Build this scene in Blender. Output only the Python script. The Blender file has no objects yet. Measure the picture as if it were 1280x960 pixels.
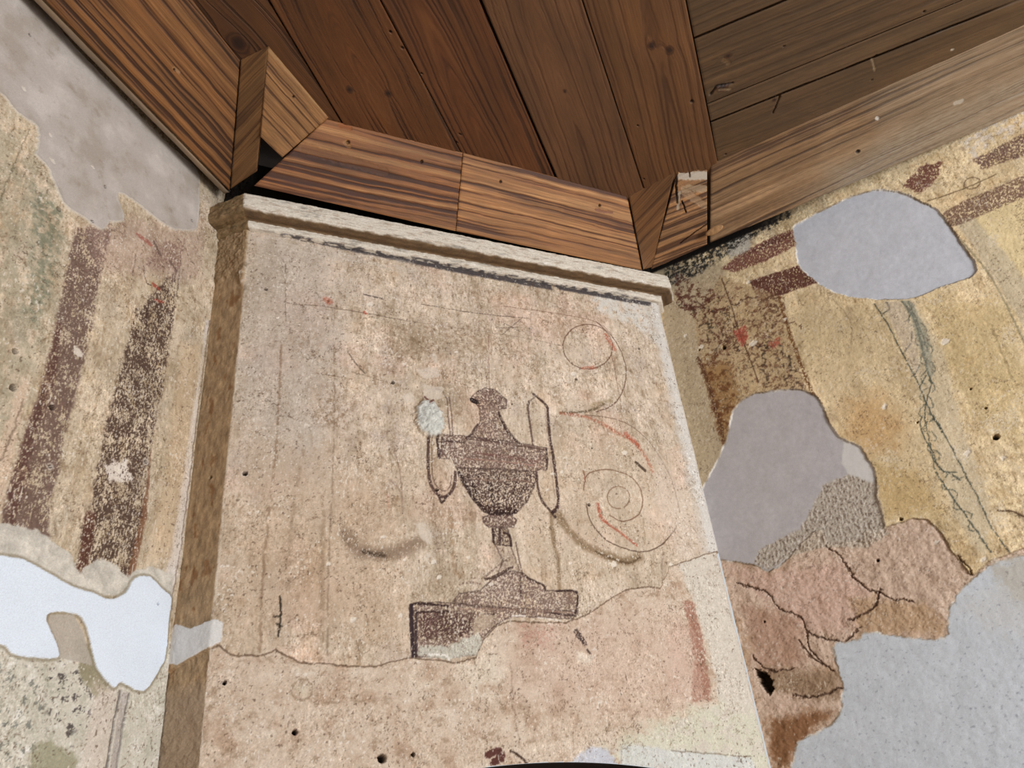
import bpy, math, random
import numpy as np
from mathutils import Matrix, Vector
random.seed(4)

# ------------------------------------------------------------------ camera, sky, light
sc = bpy.context.scene
COL = sc.collection
F = 960.0                      # focal length in pixels of the 1280 x 960 frame
ZC = 1.6                       # eye height
def _n(v): return v / np.linalg.norm(v)
_Z = _n(np.array([-190.0, 1630.0, -960.0]))
_X = np.array([2362.0, -290.0, -960.0]); _X = _n(_X - (_X @ _Z) * _Z)
_Y = np.cross(_Z, _X)
CAM = np.array([_X, _Y, _Z])   # camera axes to world axes
cam = bpy.data.objects.new('camera', bpy.data.cameras.new('camera'))
cam.data.sensor_fit = 'HORIZONTAL'; cam.data.sensor_width = 36.0; cam.data.lens = 36.0 * F / 1280.0
cam.data.clip_start = 0.02
cam.matrix_world = Matrix.Translation((0, 0, ZC)) @ Matrix(CAM.tolist()).to_4x4()
COL.objects.link(cam); sc.camera = cam

sc.view_settings.view_transform = 'Standard'; sc.view_settings.look = 'None'
sc.view_settings.gamma = 1.0; sc.view_settings.use_curve_mapping = False
sc.view_settings.exposure = 0.10
w = bpy.data.worlds.new('World'); sc.world = w; w.use_nodes = True
bg = w.node_tree.nodes['Background']
bg.inputs[0].default_value = (0.93, 0.97, 1.0, 1); bg.inputs[1].default_value = 0.62

def area(name, loc, target, sx, sy, power, color):
    l = bpy.data.lights.new(name, 'AREA'); l.shape = 'RECTANGLE'; l.size = sx; l.size_y = sy
    l.energy = power; l.color = color
    o = bpy.data.objects.new(name, l); COL.objects.link(o)
    o.location = loc
    o.rotation_euler = (Vector(target) - Vector(loc)).to_track_quat('-Z', 'Y').to_euler()
    return o
area('window_daylight', (3.0, -3.4, 1.7), (0.9, 2.3, 2.7), 1.8, 2.2, 290, (0.96, 0.98, 1.0))

# ------------------------------------------------------------------ numeric helpers
def ray(p):
    return CAM @ np.array([p[0] - 640.0, 480.0 - p[1], -F])
def on_z(p, z):                # point seen at p on the level plane z (heights count from the eye)
    d = ray(p); return d * z / d[2]
def on_v(p, P, D):             # point seen at p on the upright plane through P along D -> (u, z)
    d = ray(p)
    t, k = np.linalg.solve(np.array([[D[0], -d[0]], [D[1], -d[1]]]), -np.array(P[:2]))
    return t, k * d[2]

_rng = np.random.RandomState(11)
_ang = _rng.rand(512, 512).astype(np.float32) * 2 * np.pi
_gx, _gy = np.cos(_ang), np.sin(_ang)
def perlin(x, y, seed=0):
    x = np.asarray(x, np.float32) + seed * 17.31; y = np.asarray(y, np.float32) + seed * 9.77
    xi = np.floor(x).astype(np.int32); yi = np.floor(y).astype(np.int32)
    xf = x - xi; yf = y - yi
    a = xi & 511; b = yi & 511; a1 = (xi + 1) & 511; b1 = (yi + 1) & 511
    u = xf * xf * xf * (xf * (xf * 6 - 15) + 10); v = yf * yf * yf * (yf * (yf * 6 - 15) + 10)
    n00 = _gx[a, b] * xf + _gy[a, b] * yf
    n10 = _gx[a1, b] * (xf - 1) + _gy[a1, b] * yf
    n01 = _gx[a, b1] * xf + _gy[a, b1] * (yf - 1)
    n11 = _gx[a1, b1] * (xf - 1) + _gy[a1, b1] * (yf - 1)
    return 1.5 * ((n00 * (1 - u) + n10 * u) * (1 - v) + (n01 * (1 - u) + n11 * u) * v)
def fbm(x, y, s, o=4, seed=0, gain=0.55):
    t = 0; a = 1.0; n = 0.0; f = 1.0 / s
    for i in range(o):
        t = t + a * perlin(x * f, y * f, seed + i * 3); n += a; a *= gain; f *= 2.03
    return t / n
def _pg(xs, ys, seed):
    """the same noise on a regular grid: xs per column, ys per row"""
    x = (xs + seed * 17.31).astype(np.float32); y = (ys + seed * 9.77).astype(np.float32)
    xi = np.floor(x).astype(np.int64); yi = np.floor(y).astype(np.int64); xf = x - xi; yf = y - yi
    u = xf * xf * xf * (xf * (xf * 6 - 15) + 10); v = yf * yf * yf * (yf * (yf * 6 - 15) + 10)
    x0 = xi.min(); lat = np.arange(x0, xi.max() + 2) & 511; b = yi & 511; b1 = (yi + 1) & 511
    gx = _gx[lat]; gy = _gy[lat]
    v = v[:, None]; yf = yf[:, None]
    A = gx[:, b].T * (1 - v) + gx[:, b1].T * v
    B = gy[:, b].T * ((1 - v) * yf) + gy[:, b1].T * (v * (yf - 1))
    k = xi - x0
    r = A[:, k] * ((1 - u) * xf) + B[:, k] * (1 - u); k = k + 1
    r += A[:, k] * (u * (xf - 1)) + B[:, k] * u
    return 1.5 * r
def gfbm(xs, ys, s, o=4, seed=0, gain=0.55):
    t = 0; a = 1.0; n = 0.0; f = 1.0 / s
    for i in range(o):
        t = t + np.float32(a) * _pg(xs * f, ys * f, seed + i * 3); n += a; a *= gain; f *= 2.03
    return t / np.float32(n)
def sst(a, b, x):
    t = np.clip((x - a) / (b - a), 0, 1); return t * t * (3 - 2 * t)
def c8(*c): return np.array(c, np.float32) / 255.0
def lin(c):
    c = np.clip(c, 0, 1); return np.where(c <= 0.04045, c / 12.92, ((c + 0.055) / 1.055) ** 2.4)

def curve(P, k=4, closed=False):
    P = np.array(P, float); n = len(P)
    if n < 3: return P
    g = (lambda i: P[i % n]) if closed else (lambda i: P[min(max(i, 0), n - 1)])
    out = []
    for i in range(n if closed else n - 1):
        a, b, c, d = g(i - 1), g(i), g(i + 1), g(i + 2)
        for t in np.arange(k) / k:
            out.append(0.5 * (2 * b + (c - a) * t + (2 * a - 5 * b + 4 * c - d) * t * t + (3 * b - a - 3 * c + d) * t ** 3))
    if not closed: out.append(P[-1])
    return np.array(out)
# ------------------------------------------------------------------ materials
def plaster_mat(name, rough=0.9, bump=0.35, grain=260.0, spec=0.25):
    m = bpy.data.materials.new(name); m.use_nodes = True; t = m.node_tree; N = t.nodes; L = t.links
    b = N['Principled BSDF']; b.inputs['Roughness'].default_value = rough
    b.inputs['Specular IOR Level'].default_value = spec
    at = N.new('ShaderNodeAttribute'); at.attribute_name = 'pigment'
    g = N.new('ShaderNodeNewGeometry')
    n1 = N.new('ShaderNodeTexNoise'); n1.inputs['Scale'].default_value = grain; n1.inputs['Detail'].default_value = 4
    L.new(g.outputs['Position'], n1.inputs['Vector'])
    mr = N.new('ShaderNodeMapRange'); mr.inputs[1].default_value = 0.25; mr.inputs[2].default_value = 0.75
    mr.inputs[3].default_value = 0.88; mr.inputs[4].default_value = 1.12
    L.new(n1.outputs['Fac'], mr.inputs[0])
    mx = N.new('ShaderNodeVectorMath'); mx.operation = 'MULTIPLY'
    L.new(at.outputs['Color'], mx.inputs[0]); L.new(mr.outputs[0], mx.inputs[1])
    L.new(mx.outputs[0], b.inputs['Base Color'])
    bp = N.new('ShaderNodeBump'); bp.inputs['Strength'].default_value = bump; bp.inputs['Distance'].default_value = 0.003
    L.new(n1.outputs['Fac'], bp.inputs['Height']); L.new(bp.outputs[0], b.inputs['Normal'])
    return m
def plain_mat(name, col, rough=0.9, scale=12.0):
    m = bpy.data.materials.new(name); m.use_nodes = True; t = m.node_tree; N = t.nodes; L = t.links
    b = N['Principled BSDF']; b.inputs['Roughness'].default_value = rough
    n1 = N.new('ShaderNodeTexNoise'); n1.inputs['Scale'].default_value = scale; n1.inputs['Detail'].default_value = 6
    g = N.new('ShaderNodeNewGeometry'); L.new(g.outputs['Position'], n1.inputs['Vector'])
    cr = N.new('ShaderNodeValToRGB')
    a = lin(c8(*col)) ; cr.color_ramp.elements[0].position = 0.3; cr.color_ramp.elements[1].position = 0.7
    cr.color_ramp.elements[0].color = (*(a * 0.7), 1); cr.color_ramp.elements[1].color = (*(a * 1.15), 1)
    L.new(n1.outputs['Fac'], cr.inputs[0]); L.new(cr.outputs[0], b.inputs['Base Color'])
    bp = N.new('ShaderNodeBump'); bp.inputs['Strength'].default_value = 0.4; bp.inputs['Distance'].default_value = 0.01
    L.new(n1.outputs['Fac'], bp.inputs['Height']); L.new(bp.outputs[0], b.inputs['Normal'])
    return m
M_PLASTER = plaster_mat('painted_lime_plaster')
M_PATCH = plaster_mat('smooth_filler', 0.85, 0.12, 420.0, 0.3)
M_WOOD = plaster_mat('old_pine', 0.62, 0.25, 500.0, 0.4)
M_DARK = plain_mat('attic_timber', (48, 34, 24))
M_WALL = plain_mat('plain_lime_plaster', (178, 160, 138))
M_FLOOR = plain_mat('floor_boards', (150, 122, 92), 0.7, 4.0)

# ------------------------------------------------------------------ mesh output
def tag(o, label=None, cat=None, group=None, kind=None):
    if label: o['label'] = label
    if cat: o['category'] = cat
    if group: o['group'] = group
    if kind: o['kind'] = kind
    return o
def mesh_from(name, V, Q, col, nrm, mat, parent=None, sat=0.74, val=0.99):
    if mat is M_PLASTER: col = 0.64 + (col - 0.64) * 1.13
    if mat is M_PATCH: val = 0.96
    g_ = col.mean(1, keepdims=True); col = (g_ + (col - g_) * sat) * val
    """V (n,3), Q (m,4) quads, T optional list of triangles / polygons"""
    used = np.zeros(len(V), bool); used[Q.ravel()] = True
    idx = np.cumsum(used) - 1
    v = V[used].astype(np.float32).copy(); q = idx[Q].astype(np.int32)
    v[:, 2] += ZC
    loc = np.zeros(3) if parent is None else np.array(parent.location)
    me = bpy.data.meshes.new(name)
    own = np.zeros(3)
    me.vertices.add(len(v)); 
    me.loops.add(q.size); me.polygons.add(len(q))
    me.loops.foreach_set('vertex_index', q.ravel())
    me.polygons.foreach_set('loop_start', np.arange(0, q.size, 4, dtype=np.int32))
    me.polygons.foreach_set('loop_total', np.full(len(q), 4, np.int32))
    me.polygons.foreach_set('use_smooth', np.ones(len(q), bool))
    me.vertices.foreach_set('co', v.ravel())
    me.update(calc_edges=True)
    a = me.color_attributes.new('pigment', 'FLOAT_COLOR', 'POINT')
    c = np.ones((len(v), 4), np.float32); c[:, :3] = lin(col[used])
    a.data.foreach_set('color', c.ravel())
    if nrm is not None:
        an = me.attributes.new('custom_normal', 'FLOAT_VECTOR', 'POINT'); an.data.foreach_set('vector', nrm[used].astype(np.float32).ravel())
    me.materials.append(mat)
    o = bpy.data.objects.new(name, me); COL.objects.link(o)
    if parent is not None:
        o.parent = parent; o.location = -loc
    return o
def recenter(o):
    o['kind'] = 'thing'
    me = o.data; n = len(me.vertices); co = np.empty(n * 3, np.float32); me.vertices.foreach_get('co', co); co = co.reshape(-1, 3)
    c = (co.min(0) + co.max(0)) / 2; c[2] = co[:, 2].min()
    co -= c; me.vertices.foreach_set('co', co.ravel()); me.update(); o.location = c.tolist()
    for ch in o.children: ch.location = (-c).tolist()
    return o
def vnormals(P):
    du = np.gradient(P, axis=1); dv = np.gradient(P, axis=0)
    n = np.cross(du, dv); return n / np.maximum(np.linalg.norm(n, axis=2, keepdims=True), 1e-9)
def boxmesh(name, boxes, mat, parent=None):
    """boxes: list of 8-corner arrays (bottom 4, top 4)"""
    vs = []; fs = []
    for b in boxes:
        k = len(vs); vs += [(p[0], p[1], p[2] + ZC) for p in b]
        fs += [tuple(k + i for i in f) for f in ((3, 2, 1, 0), (4, 5, 6, 7), (0, 1, 5, 4), (1, 2, 6, 5), (2, 3, 7, 6), (3, 0, 4, 7))]
    me = bpy.data.meshes.new(name); me.from_pydata(vs, [], fs); me.materials.append(mat); me.update()
    o = bpy.data.objects.new(name, me); COL.objects.link(o)
    if parent is not None: o.parent = parent; o.location = -parent.location
    return o
def slab(p, q, z0, z1, th):    # upright slab from p to q, thickness to the left of p->q
    p = np.array(p[:2]); q = np.array(q[:2]); d = _n(q - p); n = np.array([-d[1], d[0]]) * th
    c = [p, q, q + n, p + n]
    return [(*k, z0) for k in c] + [(*k, z1) for k in c]

# ------------------------------------------------------------------ canvas: a wall face worked point by point
class Canvas:
    def __init__(s, u0, u1, z0, z1, step, px):
        nu = int(round((u1 - u0) / step)) + 1; nz = int(round((z1 - z0) / step)) + 1
        s.u = np.linspace(u0, u1, nu, dtype=np.float32); s.z = np.linspace(z0, z1, nz, dtype=np.float32)
        s.U, s.Z = np.meshgrid(s.u, s.z)
        s.c = np.zeros(s.U.shape + (3,), np.float32); s.h = np.zeros(s.U.shape, np.float32)
        s.r = np.zeros(s.U.shape, np.int8); s.hole = np.zeros(s.U.shape, bool); s.px = px
    def box(s, P, m):
        P = np.array(P)
        i0, i1 = np.searchsorted(s.z, [P[:, 1].min() - m, P[:, 1].max() + m]); j0, j1 = np.searchsorted(s.u, [P[:, 0].min() - m, P[:, 0].max() + m])
        return slice(i0, i1), slice(j0, j1)
    def warp(s, b, rag, rs, seed):
        U = s.U[b]; Z = s.Z[b]
        if rag and U.size:
            dU = gfbm(s.u[b[1]], s.z[b[0]], rs, 4, seed, 0.7) * rag; dZ = gfbm(s.u[b[1]], s.z[b[0]], rs, 4, seed + 31, 0.7) * rag
            return U + dU, Z + dZ
        return U, Z
    def sdf(s, pts, rag=0.0, rs=0.03, seed=0, closed=True, m=0.05, raw=False):
        """signed distance (negative inside) over the whole canvas (large outside the box)"""
        P = np.array(pts, float) if raw else np.array([s.px(p) for p in pts])
        b = s.box(P, m + rag); X, Y = s.warp(b, rag, rs, seed)
        D = np.full(X.shape, 1e9, np.float32); ins = np.zeros(X.shape, bool); n = len(P)
        for i in range(n if closed else n - 1):
            ax, ay = P[i]; bx, by = P[(i + 1) % n]; ex, ey = bx - ax, by - ay; L = ex * ex + ey * ey + 1e-12
            t = np.clip(((X - ax) * ex + (Y - ay) * ey) / L, 0, 1)
            D = np.minimum(D, (X - ax - t * ex) ** 2 + (Y - ay - t * ey) ** 2)
            if closed and abs(ey) > 1e-12:
                k = ((ay <= Y) != (by <= Y)) & (X < ex * (Y - ay) / ey + ax); ins ^= k
        D = np.sqrt(D)
        if closed: D = np.where(ins, -D, D)
        out = np.full(s.U.shape, 1.0, np.float32); out[b] = D
        return out
    def poly(s, pts, soft=0.003, **k): return 1 - sst(-soft, soft, s.sdf(pts, **k))
    def stroke(s, pts, wpx, soft=0.002, **k):
        return 1 - sst(wpx - soft, wpx + soft, s.sdf(curve(pts, 3), closed=False, **k))
    def blend(s, m, col, a=1.0):
        rows = np.flatnonzero((m > 0.002).any(1)); cols = np.flatnonzero((m > 0.002).any(0))
        if not len(rows): return
        b = (slice(rows[0], rows[-1] + 1), slice(cols[0], cols[-1] + 1))
        m = np.clip(m[b] * a, 0, 1)[..., None].astype(np.float32); col = np.asarray(col, np.float32)
        if col.ndim == 3: col = col[b]
        s.c[b] += (col - s.c[b]) * m
    def tint(s, m, k):         # multiply pigment
        s.c *= 1 + np.clip(m, 0, 1)[..., None] * (np.asarray(k, np.float32) - 1)
    def N(s, sc_, o=4, seed=0, ax=1.0, gain=0.55): return gfbm(s.u * ax, s.z, sc_, o, seed, gain)
    def hole_at(s, p, r, depth=0.04, halo=0.0):
        q = s.px(p); d = s.sdf([q, (q[0] + 1e-4, q[1])], rag=r * 0.5, rs=r * 1.5, seed=int(p[0]) % 97, closed=False, raw=True, m=0.06)
        s.h -= depth * (1 - sst(r * 0.55, r, d))
        s.blend(1 - sst(r * 0.6, r * 0.95, d), c8(62, 46, 36), 0.9)
        if halo: s.blend((1 - sst(r, r + halo, d)) * sst(r * 0.9, r * 1.1, d), c8(225, 212, 196), 0.8)
    def chip(s, p, r, col=(222, 208, 190), dh=-0.002):
        q = s.px(p); d = s.sdf([q, (q[0] + r * 0.8, q[1] + r * 0.4)], rag=r, rs=r * 1.3, seed=int(p[0] + p[1]) % 89, closed=False, raw=True)
        m = 1 - sst(r * 0.7, r, d); s.blend(m, c8(*col), 0.85); s.h += dh * m
    def base(s, col, seed, amp=1.0):
        s.c[:] = c8(*col)
        a = s.N(0.35, 5, seed); s.tint(sst(0.0, 0.5, a), (1.07, 1.06, 1.06)); s.tint(sst(0.0, 0.5, -a), (0.92, 0.91, 0.88))
        a = s.N(0.12, 4, seed + 5); s.tint(sst(0.1, 0.5, a), (1.01, 0.99, 0.96)); s.tint(sst(0.1, 0.5, -a), (0.95, 0.95, 0.97))
        a = s.N(0.09, 5, seed + 33, 1.3, 0.7) - 0.05; s.blend(sst(0.12, 0.4, a) * 0.38 * amp, c8(142, 116, 88))
        a = s.N(0.05, 4, seed + 9, 2.2); s.tint(sst(0.1, 0.6, a) * amp, (0.84, 0.80, 0.74)); s.tint(sst(0.1, 0.6, -a) * amp, (1.09, 1.09, 1.09))
        a = s.N(0.018, 4, seed + 20, 2.0, 0.75); b = s.N(0.2, 4, seed + 21); k = sst(-0.35, 0.25, b)
        s.tint(sst(0.02, 0.5, a) * k, (0.80, 0.75, 0.68)); s.tint(sst(0.05, 0.5, -a) * k, (1.13, 1.14, 1.16))
        a = s.N(0.05, 5, seed + 23, 1.0, 0.75); s.tint(sst(0.15, 0.5, a) * (1 - k), (0.84, 0.78, 0.70)); s.tint(sst(0.1, 0.5, -a), (1.08, 1.07, 1.06))
        a = s.N(0.03, 4, seed + 24, 5.0, 0.7); s.tint(sst(0.1, 0.5, a), (0.91, 0.89, 0.86)); s.tint(sst(0.1, 0.5, -a), (1.06, 1.06, 1.06))
        a = s.N(0.22, 4, seed + 41, 3.0, 0.6); s.tint(sst(0.02, 0.35, a), (0.93, 0.91, 0.88)); s.tint(sst(0.02, 0.35, -a), (1.06, 1.06, 1.07))
        s.h += 0.0012 * s.N(0.025, 4, seed + 25, 1.3, 0.75)
        s.h += 0.006 * s.N(0.5, 3, seed + 12) + 0.0022 * s.N(0.06, 4, seed + 15) + 0.0007 * s.N(0.012, 3, seed + 17)
    def grit(s, seed, keep=0.85):
        zone = sst(-0.3, 0.35, s.N(0.22, 3, seed + 6)) * 0.7 + 0.3
        a = s.N(0.007, 2, seed, 1.2, 0.8) * zone * keep
        s.tint(sst(0.05, 0.7, a), (1.16, 1.16, 1.16)); s.tint(sst(0.05, 0.7, -a), (0.80, 0.78, 0.75))
        a = s.N(0.022, 4, seed + 30, 1.5, 0.8)
        s.tint(sst(0.12, 0.45, a) * zone, (1.13, 1.14, 1.15)); s.tint(sst(0.12, 0.45, -a) * zone, (0.86, 0.83, 0.79))
        # hairline scratches and smears: thin ridges of a larger noise
        for k, (sc_, ax, th, cc, am) in enumerate(((0.10, 1.0, 0.014, (112, 86, 62), 0.55), (0.16, 2.2, 0.012, (96, 74, 56), 0.5), (0.07, 0.7, 0.016, (214, 198, 178), 0.6), (0.05, 1.6, 0.02, (128, 98, 68), 0.4))):
            r = np.abs(s.N(sc_, 5, seed + 50 + k * 7, ax, 0.6)); m = (1 - sst(th * 0.4, th * 1.4, r)) * sst(0.05, 0.25, s.N(0.13, 4, seed + 80 + k, 1.0, 0.65))
            s.blend(m, c8(*cc), am)
        a = s.N(0.014, 2, seed + 4, 1.8); b = s.N(0.12, 3, seed + 7)
        s.blend(sst(0.44, 0.54, a + 0.45 * b) * keep, c8(224, 212, 196), 0.8)
        a = s.N(0.012, 2, seed + 14, 1.2); b = s.N(0.10, 3, seed + 17)
        s.blend(sst(0.46, 0.54, a + 0.35 * b) * keep, c8(96, 72, 54), 0.65)
    def build(s, name, pos, mats, parts, parent=None):
        """pos(U) -> xy and outward normal; parts: {region: (name, label)}; region 0 is the wall itself"""
        XY, NN = pos(s.U)
        P = np.dstack([XY[..., 0] + NN[..., 0] * s.h, XY[..., 1] + NN[..., 1] * s.h, s.Z]).astype(np.float64)
        nr = vnormals(P); nz, nu = s.U.shape
        I = np.arange(nz * nu).reshape(nz, nu)
        Q = np.stack([I[:-1, :-1], I[:-1, 1:], I[1:, 1:], I[1:, :-1]], -1).reshape(-1, 4)
        fn = nr.reshape(-1, 3)
        # faces look along the outward normal
        mid = nr[nz // 2, nu // 2]; out = NN[nz // 2, nu // 2]
        if mid[0] * out[0] + mid[1] * out[1] < 0: Q = Q[:, ::-1]; fn = -fn
        rr = s.r[:-1, :-1].ravel(); hh = s.hole[:-1, :-1].ravel()
        V = P.reshape(-1, 3); C = s.c.reshape(-1, 3)
        root = mesh_from(name, V, Q[(rr == 0) & ~hh], C, fn, mats[0], parent)
        tag(root, kind='structure')
        for k, (nm, lb, mt) in parts.items():
            sel = (rr == k) & ~hh
            if sel.any():
                o = mesh_from(nm, V, Q[sel], C, fn, mt, root)
                if lb: o['label'] = lb
        return root

# ------------------------------------------------------------------ where the walls stand (plan, metres; heights from the eye)
TOP = 2.4; FLOOR = -ZC
AL = math.radians(47); AR = math.radians(-53)
DL = np.array([-math.cos(AL), -math.sin(AL)])          # along the left wall, out of the corner
DR = np.array([math.cos(AR), math.sin(AR)])            # along the right wall, out of the corner
P1 = np.array([0.106, 2.33]); P2 = np.array([1.915, 2.33])
RS = 0.131
P0 = P1 + RS * np.array([-math.sin(AL), math.cos(AL)]) * 1.0
P3 = P2 + 0.09 * _n(np.array([0.62, 0.78]))
NL = np.array([math.sin(AL), -math.cos(AL)]); NR = np.array([math.sin(AR), -math.cos(AR)])
def straight(P, D, Nn):
    def f(U): return P + U[..., None] * D, np.broadcast_to(Nn, U.shape + (2,))
    return f

# ================================================================== LEFT WALL
def left_wall():
    cv = Canvas(0.0, 1.06, -0.12, TOP, 0.0028, lambda p: on_v(p, P0, DL))
    cv.base((198, 178, 150), 1)
    S = lambda pts, **k: cv.poly(pts, **k)
    # greenish and yellowed distemper at the far left
    cv.blend(S([(-60, 120), (30, 150), (70, 240), (85, 300), (60, 420), (20, 560), (-60, 640)], soft=0.04, rag=0.05, rs=0.1, seed=3) * sst(-0.3, 0.2, cv.N(0.06, 4, 203, 1.5, 0.7)), c8(152, 146, 120), 0.5)
    cv.blend(S([(40, 225), (78, 265), (70, 350), (45, 410), (30, 390), (42, 300)], soft=0.015, rag=0.03, seed=4) * sst(-0.25, 0.25, cv.N(0.02, 3, 7)), c8(100, 112, 90), 0.5)
    cv.blend(S([(0, 700), (60, 480), (100, 300), (135, 290), (90, 440), (40, 640)], soft=0.02, rag=0.01), c8(196, 172, 140), 0.35)
    cv.blend(S([(-5, 570), (28, 470), (36, 480), (2, 640)], soft=0.006, rag=0.02, seed=9), c8(210, 180, 152), 0.8)
    # two dark red-brown painted stripes, flaking along upright streaks
    er = cv.N(0.013, 4, 21, 2.6, 0.75); erb = cv.N(0.06, 3, 22, 1.5)
    s1 = [(94, 285), (141, 285), (122, 369), (100, 479), (82, 540), (65, 630), (55, 700), (-8, 700), (7, 630), (31, 540), (55, 479), (77, 369)]
    m = S(s1, soft=0.006, rag=0.014, rs=0.03, seed=10) * (1 - sst(-0.02, 0.26, er + 0.5 * erb))
    cv.blend(m, c8(110, 82, 74), 0.82)
    cv.blend(S([(7, 630), (31, 540), (55, 479), (70, 400), (78, 410), (66, 480), (40, 560), (22, 640), (8, 690)], soft=0.008, rag=0.02, seed=11) * (1 - sst(0.0, 0.3, er)), c8(96, 58, 50), 0.6)
    s2 = [(171, 388), (223, 334), (219, 386), (209, 455), (198, 513), (190, 558), (184, 610), (175, 664), (163, 722), (140, 722), (94, 722), (101, 664), (113, 630), (128, 558), (139, 513), (152, 455)]
    m = S(s2, soft=0.007, rag=0.020, rs=0.03, seed=12) * (1 - sst(-0.06, 0.16, er + 0.45 * erb))
    cv.blend(m, c8(88, 64, 54), 0.88); cv.h -= 0.0012 * m
    cv.blend(S([(160, 722), (182, 620), (190, 560), (184, 640), (168, 722)], soft=0.004, rag=0.008, seed=19), c8(128, 76, 48), 0.7)
    cv.blend(S([(95, 722), (108, 640), (122, 640), (108, 722)], soft=0.006, rag=0.01, seed=13) * (1 - sst(0.1, 0.3, er)), c8(104, 62, 48), 0.8)
    m = S([(182, 335), (195, 305), (232, 300), (224, 334)], soft=0.012, rag=0.03, seed=14) * (1 - sst(-0.05, 0.12, er)); cv.blend(m, c8(110, 72, 60), 0.7)
    for pts, w_ in (([(172, 292), (182, 300), (190, 305)], 0.007), ([(192, 355), (200, 361)], 0.005), ([(194, 374), (204, 377)], 0.004)):
        cv.blend(cv.stroke(pts, w_, rag=0.012, rs=0.015, seed=int(pts[0][0])), c8(176, 70, 52), 0.8)
    for pts, w_ in (([(194, 303), (201, 317)], 0.006), ([(213, 326), (221, 338)], 0.006), ([(180, 330), (183, 352), (190, 356)], 0.002), ([(186, 375), (184, 400), (180, 440)], 0.002), ([(170, 318), (166, 345)], 0.0015), ([(227, 320), (222, 370)], 0.0015)):
        cv.blend(cv.stroke(pts, w_, rag=0.008, rs=0.015, seed=int(pts[0][1])), c8(66, 46, 40), 0.75)
    # purplish wash under the big patch
    cv.blend(S([(100, 285), (165, 270), (240, 290), (260, 250), (250, 350), (130, 340)], soft=0.03, rag=0.05, seed=15), c8(172, 140, 126), 0.45)
    cv.blend(cv.stroke([(0, 250), (20, 200), (38, 160)], 0.002, rag=0.01), c8(92, 84, 62), 0.5)
    cv.blend(cv.stroke([(-10, 590), (8, 560), (30, 500)], 0.003, rag=0.01, seed=5), c8(110, 88, 70), 0.5)
    # worn lime showing along the arris beside the breast
    cv.blend(S([(262, 400), (257, 400), (246, 520), (236, 620), (222, 720), (216, 745), (205, 730), (222, 640), (240, 520)], soft=0.007, rag=0.010, seed=16), c8(216, 204, 194), 0.9)
    cv.blend(S([(228, 430), (250, 430), (240, 560), (215, 700), (186, 700), (205, 600)], soft=0.03), c8(212, 178, 138), 0.5)
    cv.blend(cv.stroke([(262, 400), (247, 520), (229, 660), (215, 752)], 0.0022, rag=0.006, seed=8), c8(120, 92, 72), 0.7)
    cv.blend(S([(130, 580), (160, 575), (168, 600), (140, 605)], soft=0.006, rag=0.02, seed=23) * (er > -0.2), c8(222, 208, 194), 0.9)
    # region below the white filler: pale mouldy plaster
    low = S([(-80, 800), (60, 815), (120, 830), (160, 855), (215, 800), (225, 985), (-80, 985)], soft=0.01, rag=0.03, seed=24)
    cv.blend(low, c8(200, 192, 174), 0.95)
    a = cv.N(0.05, 5, 25, 1, 0.7); cv.blend(low * sst(0.05, 0.4, a), c8(226, 220, 210), 0.8); cv.blend(low * sst(0.05, 0.4, -a), c8(172, 168, 146), 0.6)
    a = cv.N(0.022, 4, 26, 1, 0.75)
    cv.blend(S([(60, 820), (118, 840), (112, 900), (88, 930), (60, 900)], soft=0.015, rag=0.04, seed=27) * sst(0.12, 0.22, a), c8(88, 78, 76), 0.85)
    cv.blend(S([(-30, 820), (60, 830), (50, 985), (-30, 985)], soft=0.03, rag=0.04, seed=28) * sst(0.15, 0.25, -a), c8(110, 112, 104), 0.7)
    cv.blend(S([(94, 800), (108, 800), (136, 862), (120, 872), (102, 850)], soft=0.006, rag=0.015, seed=29), c8(150, 140, 108), 0.9)
    cv.blend(S([(40, 935), (60, 925), (95, 945), (95, 985), (34, 985)], soft=0.006, rag=0.02, seed=30), c8(158, 152, 122), 0.85)
    cv.blend(S([(120, 850), (150, 865), (128, 985), (100, 985), (110, 900)], soft=0.02, rag=0.03, seed=30), c8(206, 186, 170), 0.6)
    st = cv.stroke([(151, 864), (142, 905), (130, 975)], 0.0035, rag=0.004) + cv.stroke([(162, 868), (152, 915), (143, 975)], 0.003, rag=0.004, seed=2)
    cv.blend(st, c8(98, 88, 84), 0.7); cv.h -= 0.004 * st
    cv.blend(S([(153, 864), (160, 866), (143, 975), (133, 975)], soft=0.003), c8(168, 154, 146), 0.7)
    cv.grit(40)
    # patches of filler
    big = cv.sdf(curve([(-60, -60), (40, -40), (70, 30), (150, 120), (215, 185), (243, 208), (249, 234), (247, 282), (234, 288), (213, 285), (192, 271), (172, 254), (148, 242), (151, 261), (155, 275), (137, 278), (127, 287), (103, 271), (79, 254), (62, 213), (45, 192), (48, 161), (21, 141), (-5, 112), (-60, 90)], 3, True), rag=0.010, rs=0.04, seed=31, m=0.2)
    m = 1 - sst(-0.002, 0.002, big)
    cv.c = cv.c * (1 - m[..., None]) + m[..., None] * c8(190, 176, 165)
    a = cv.N(0.14, 5, 33); cv.tint(m * sst(0, 0.4, a), (1.08, 1.09, 1.10)); cv.tint(m * sst(0, 0.4, -a), (0.93, 0.91, 0.88))
    a = cv.N(0.05, 5, 34, 1.0, 0.7); cv.tint(m * sst(0.15, 0.5, a), (0.92, 0.90, 0.87)); cv.tint(m * sst(0.15, 0.5, -a), (1.05, 1.05, 1.04))
    cv.blend((1 - sst(0.002, 0.006, np.abs(big))), c8(208, 198, 182), 0.55)
    cv.h = cv.h * (1 - 0.6 * m) + m * 0.0025 + 0.002 * (1 - sst(0.0, 0.008, np.abs(big))); cv.r[big < 0] = 1
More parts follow.
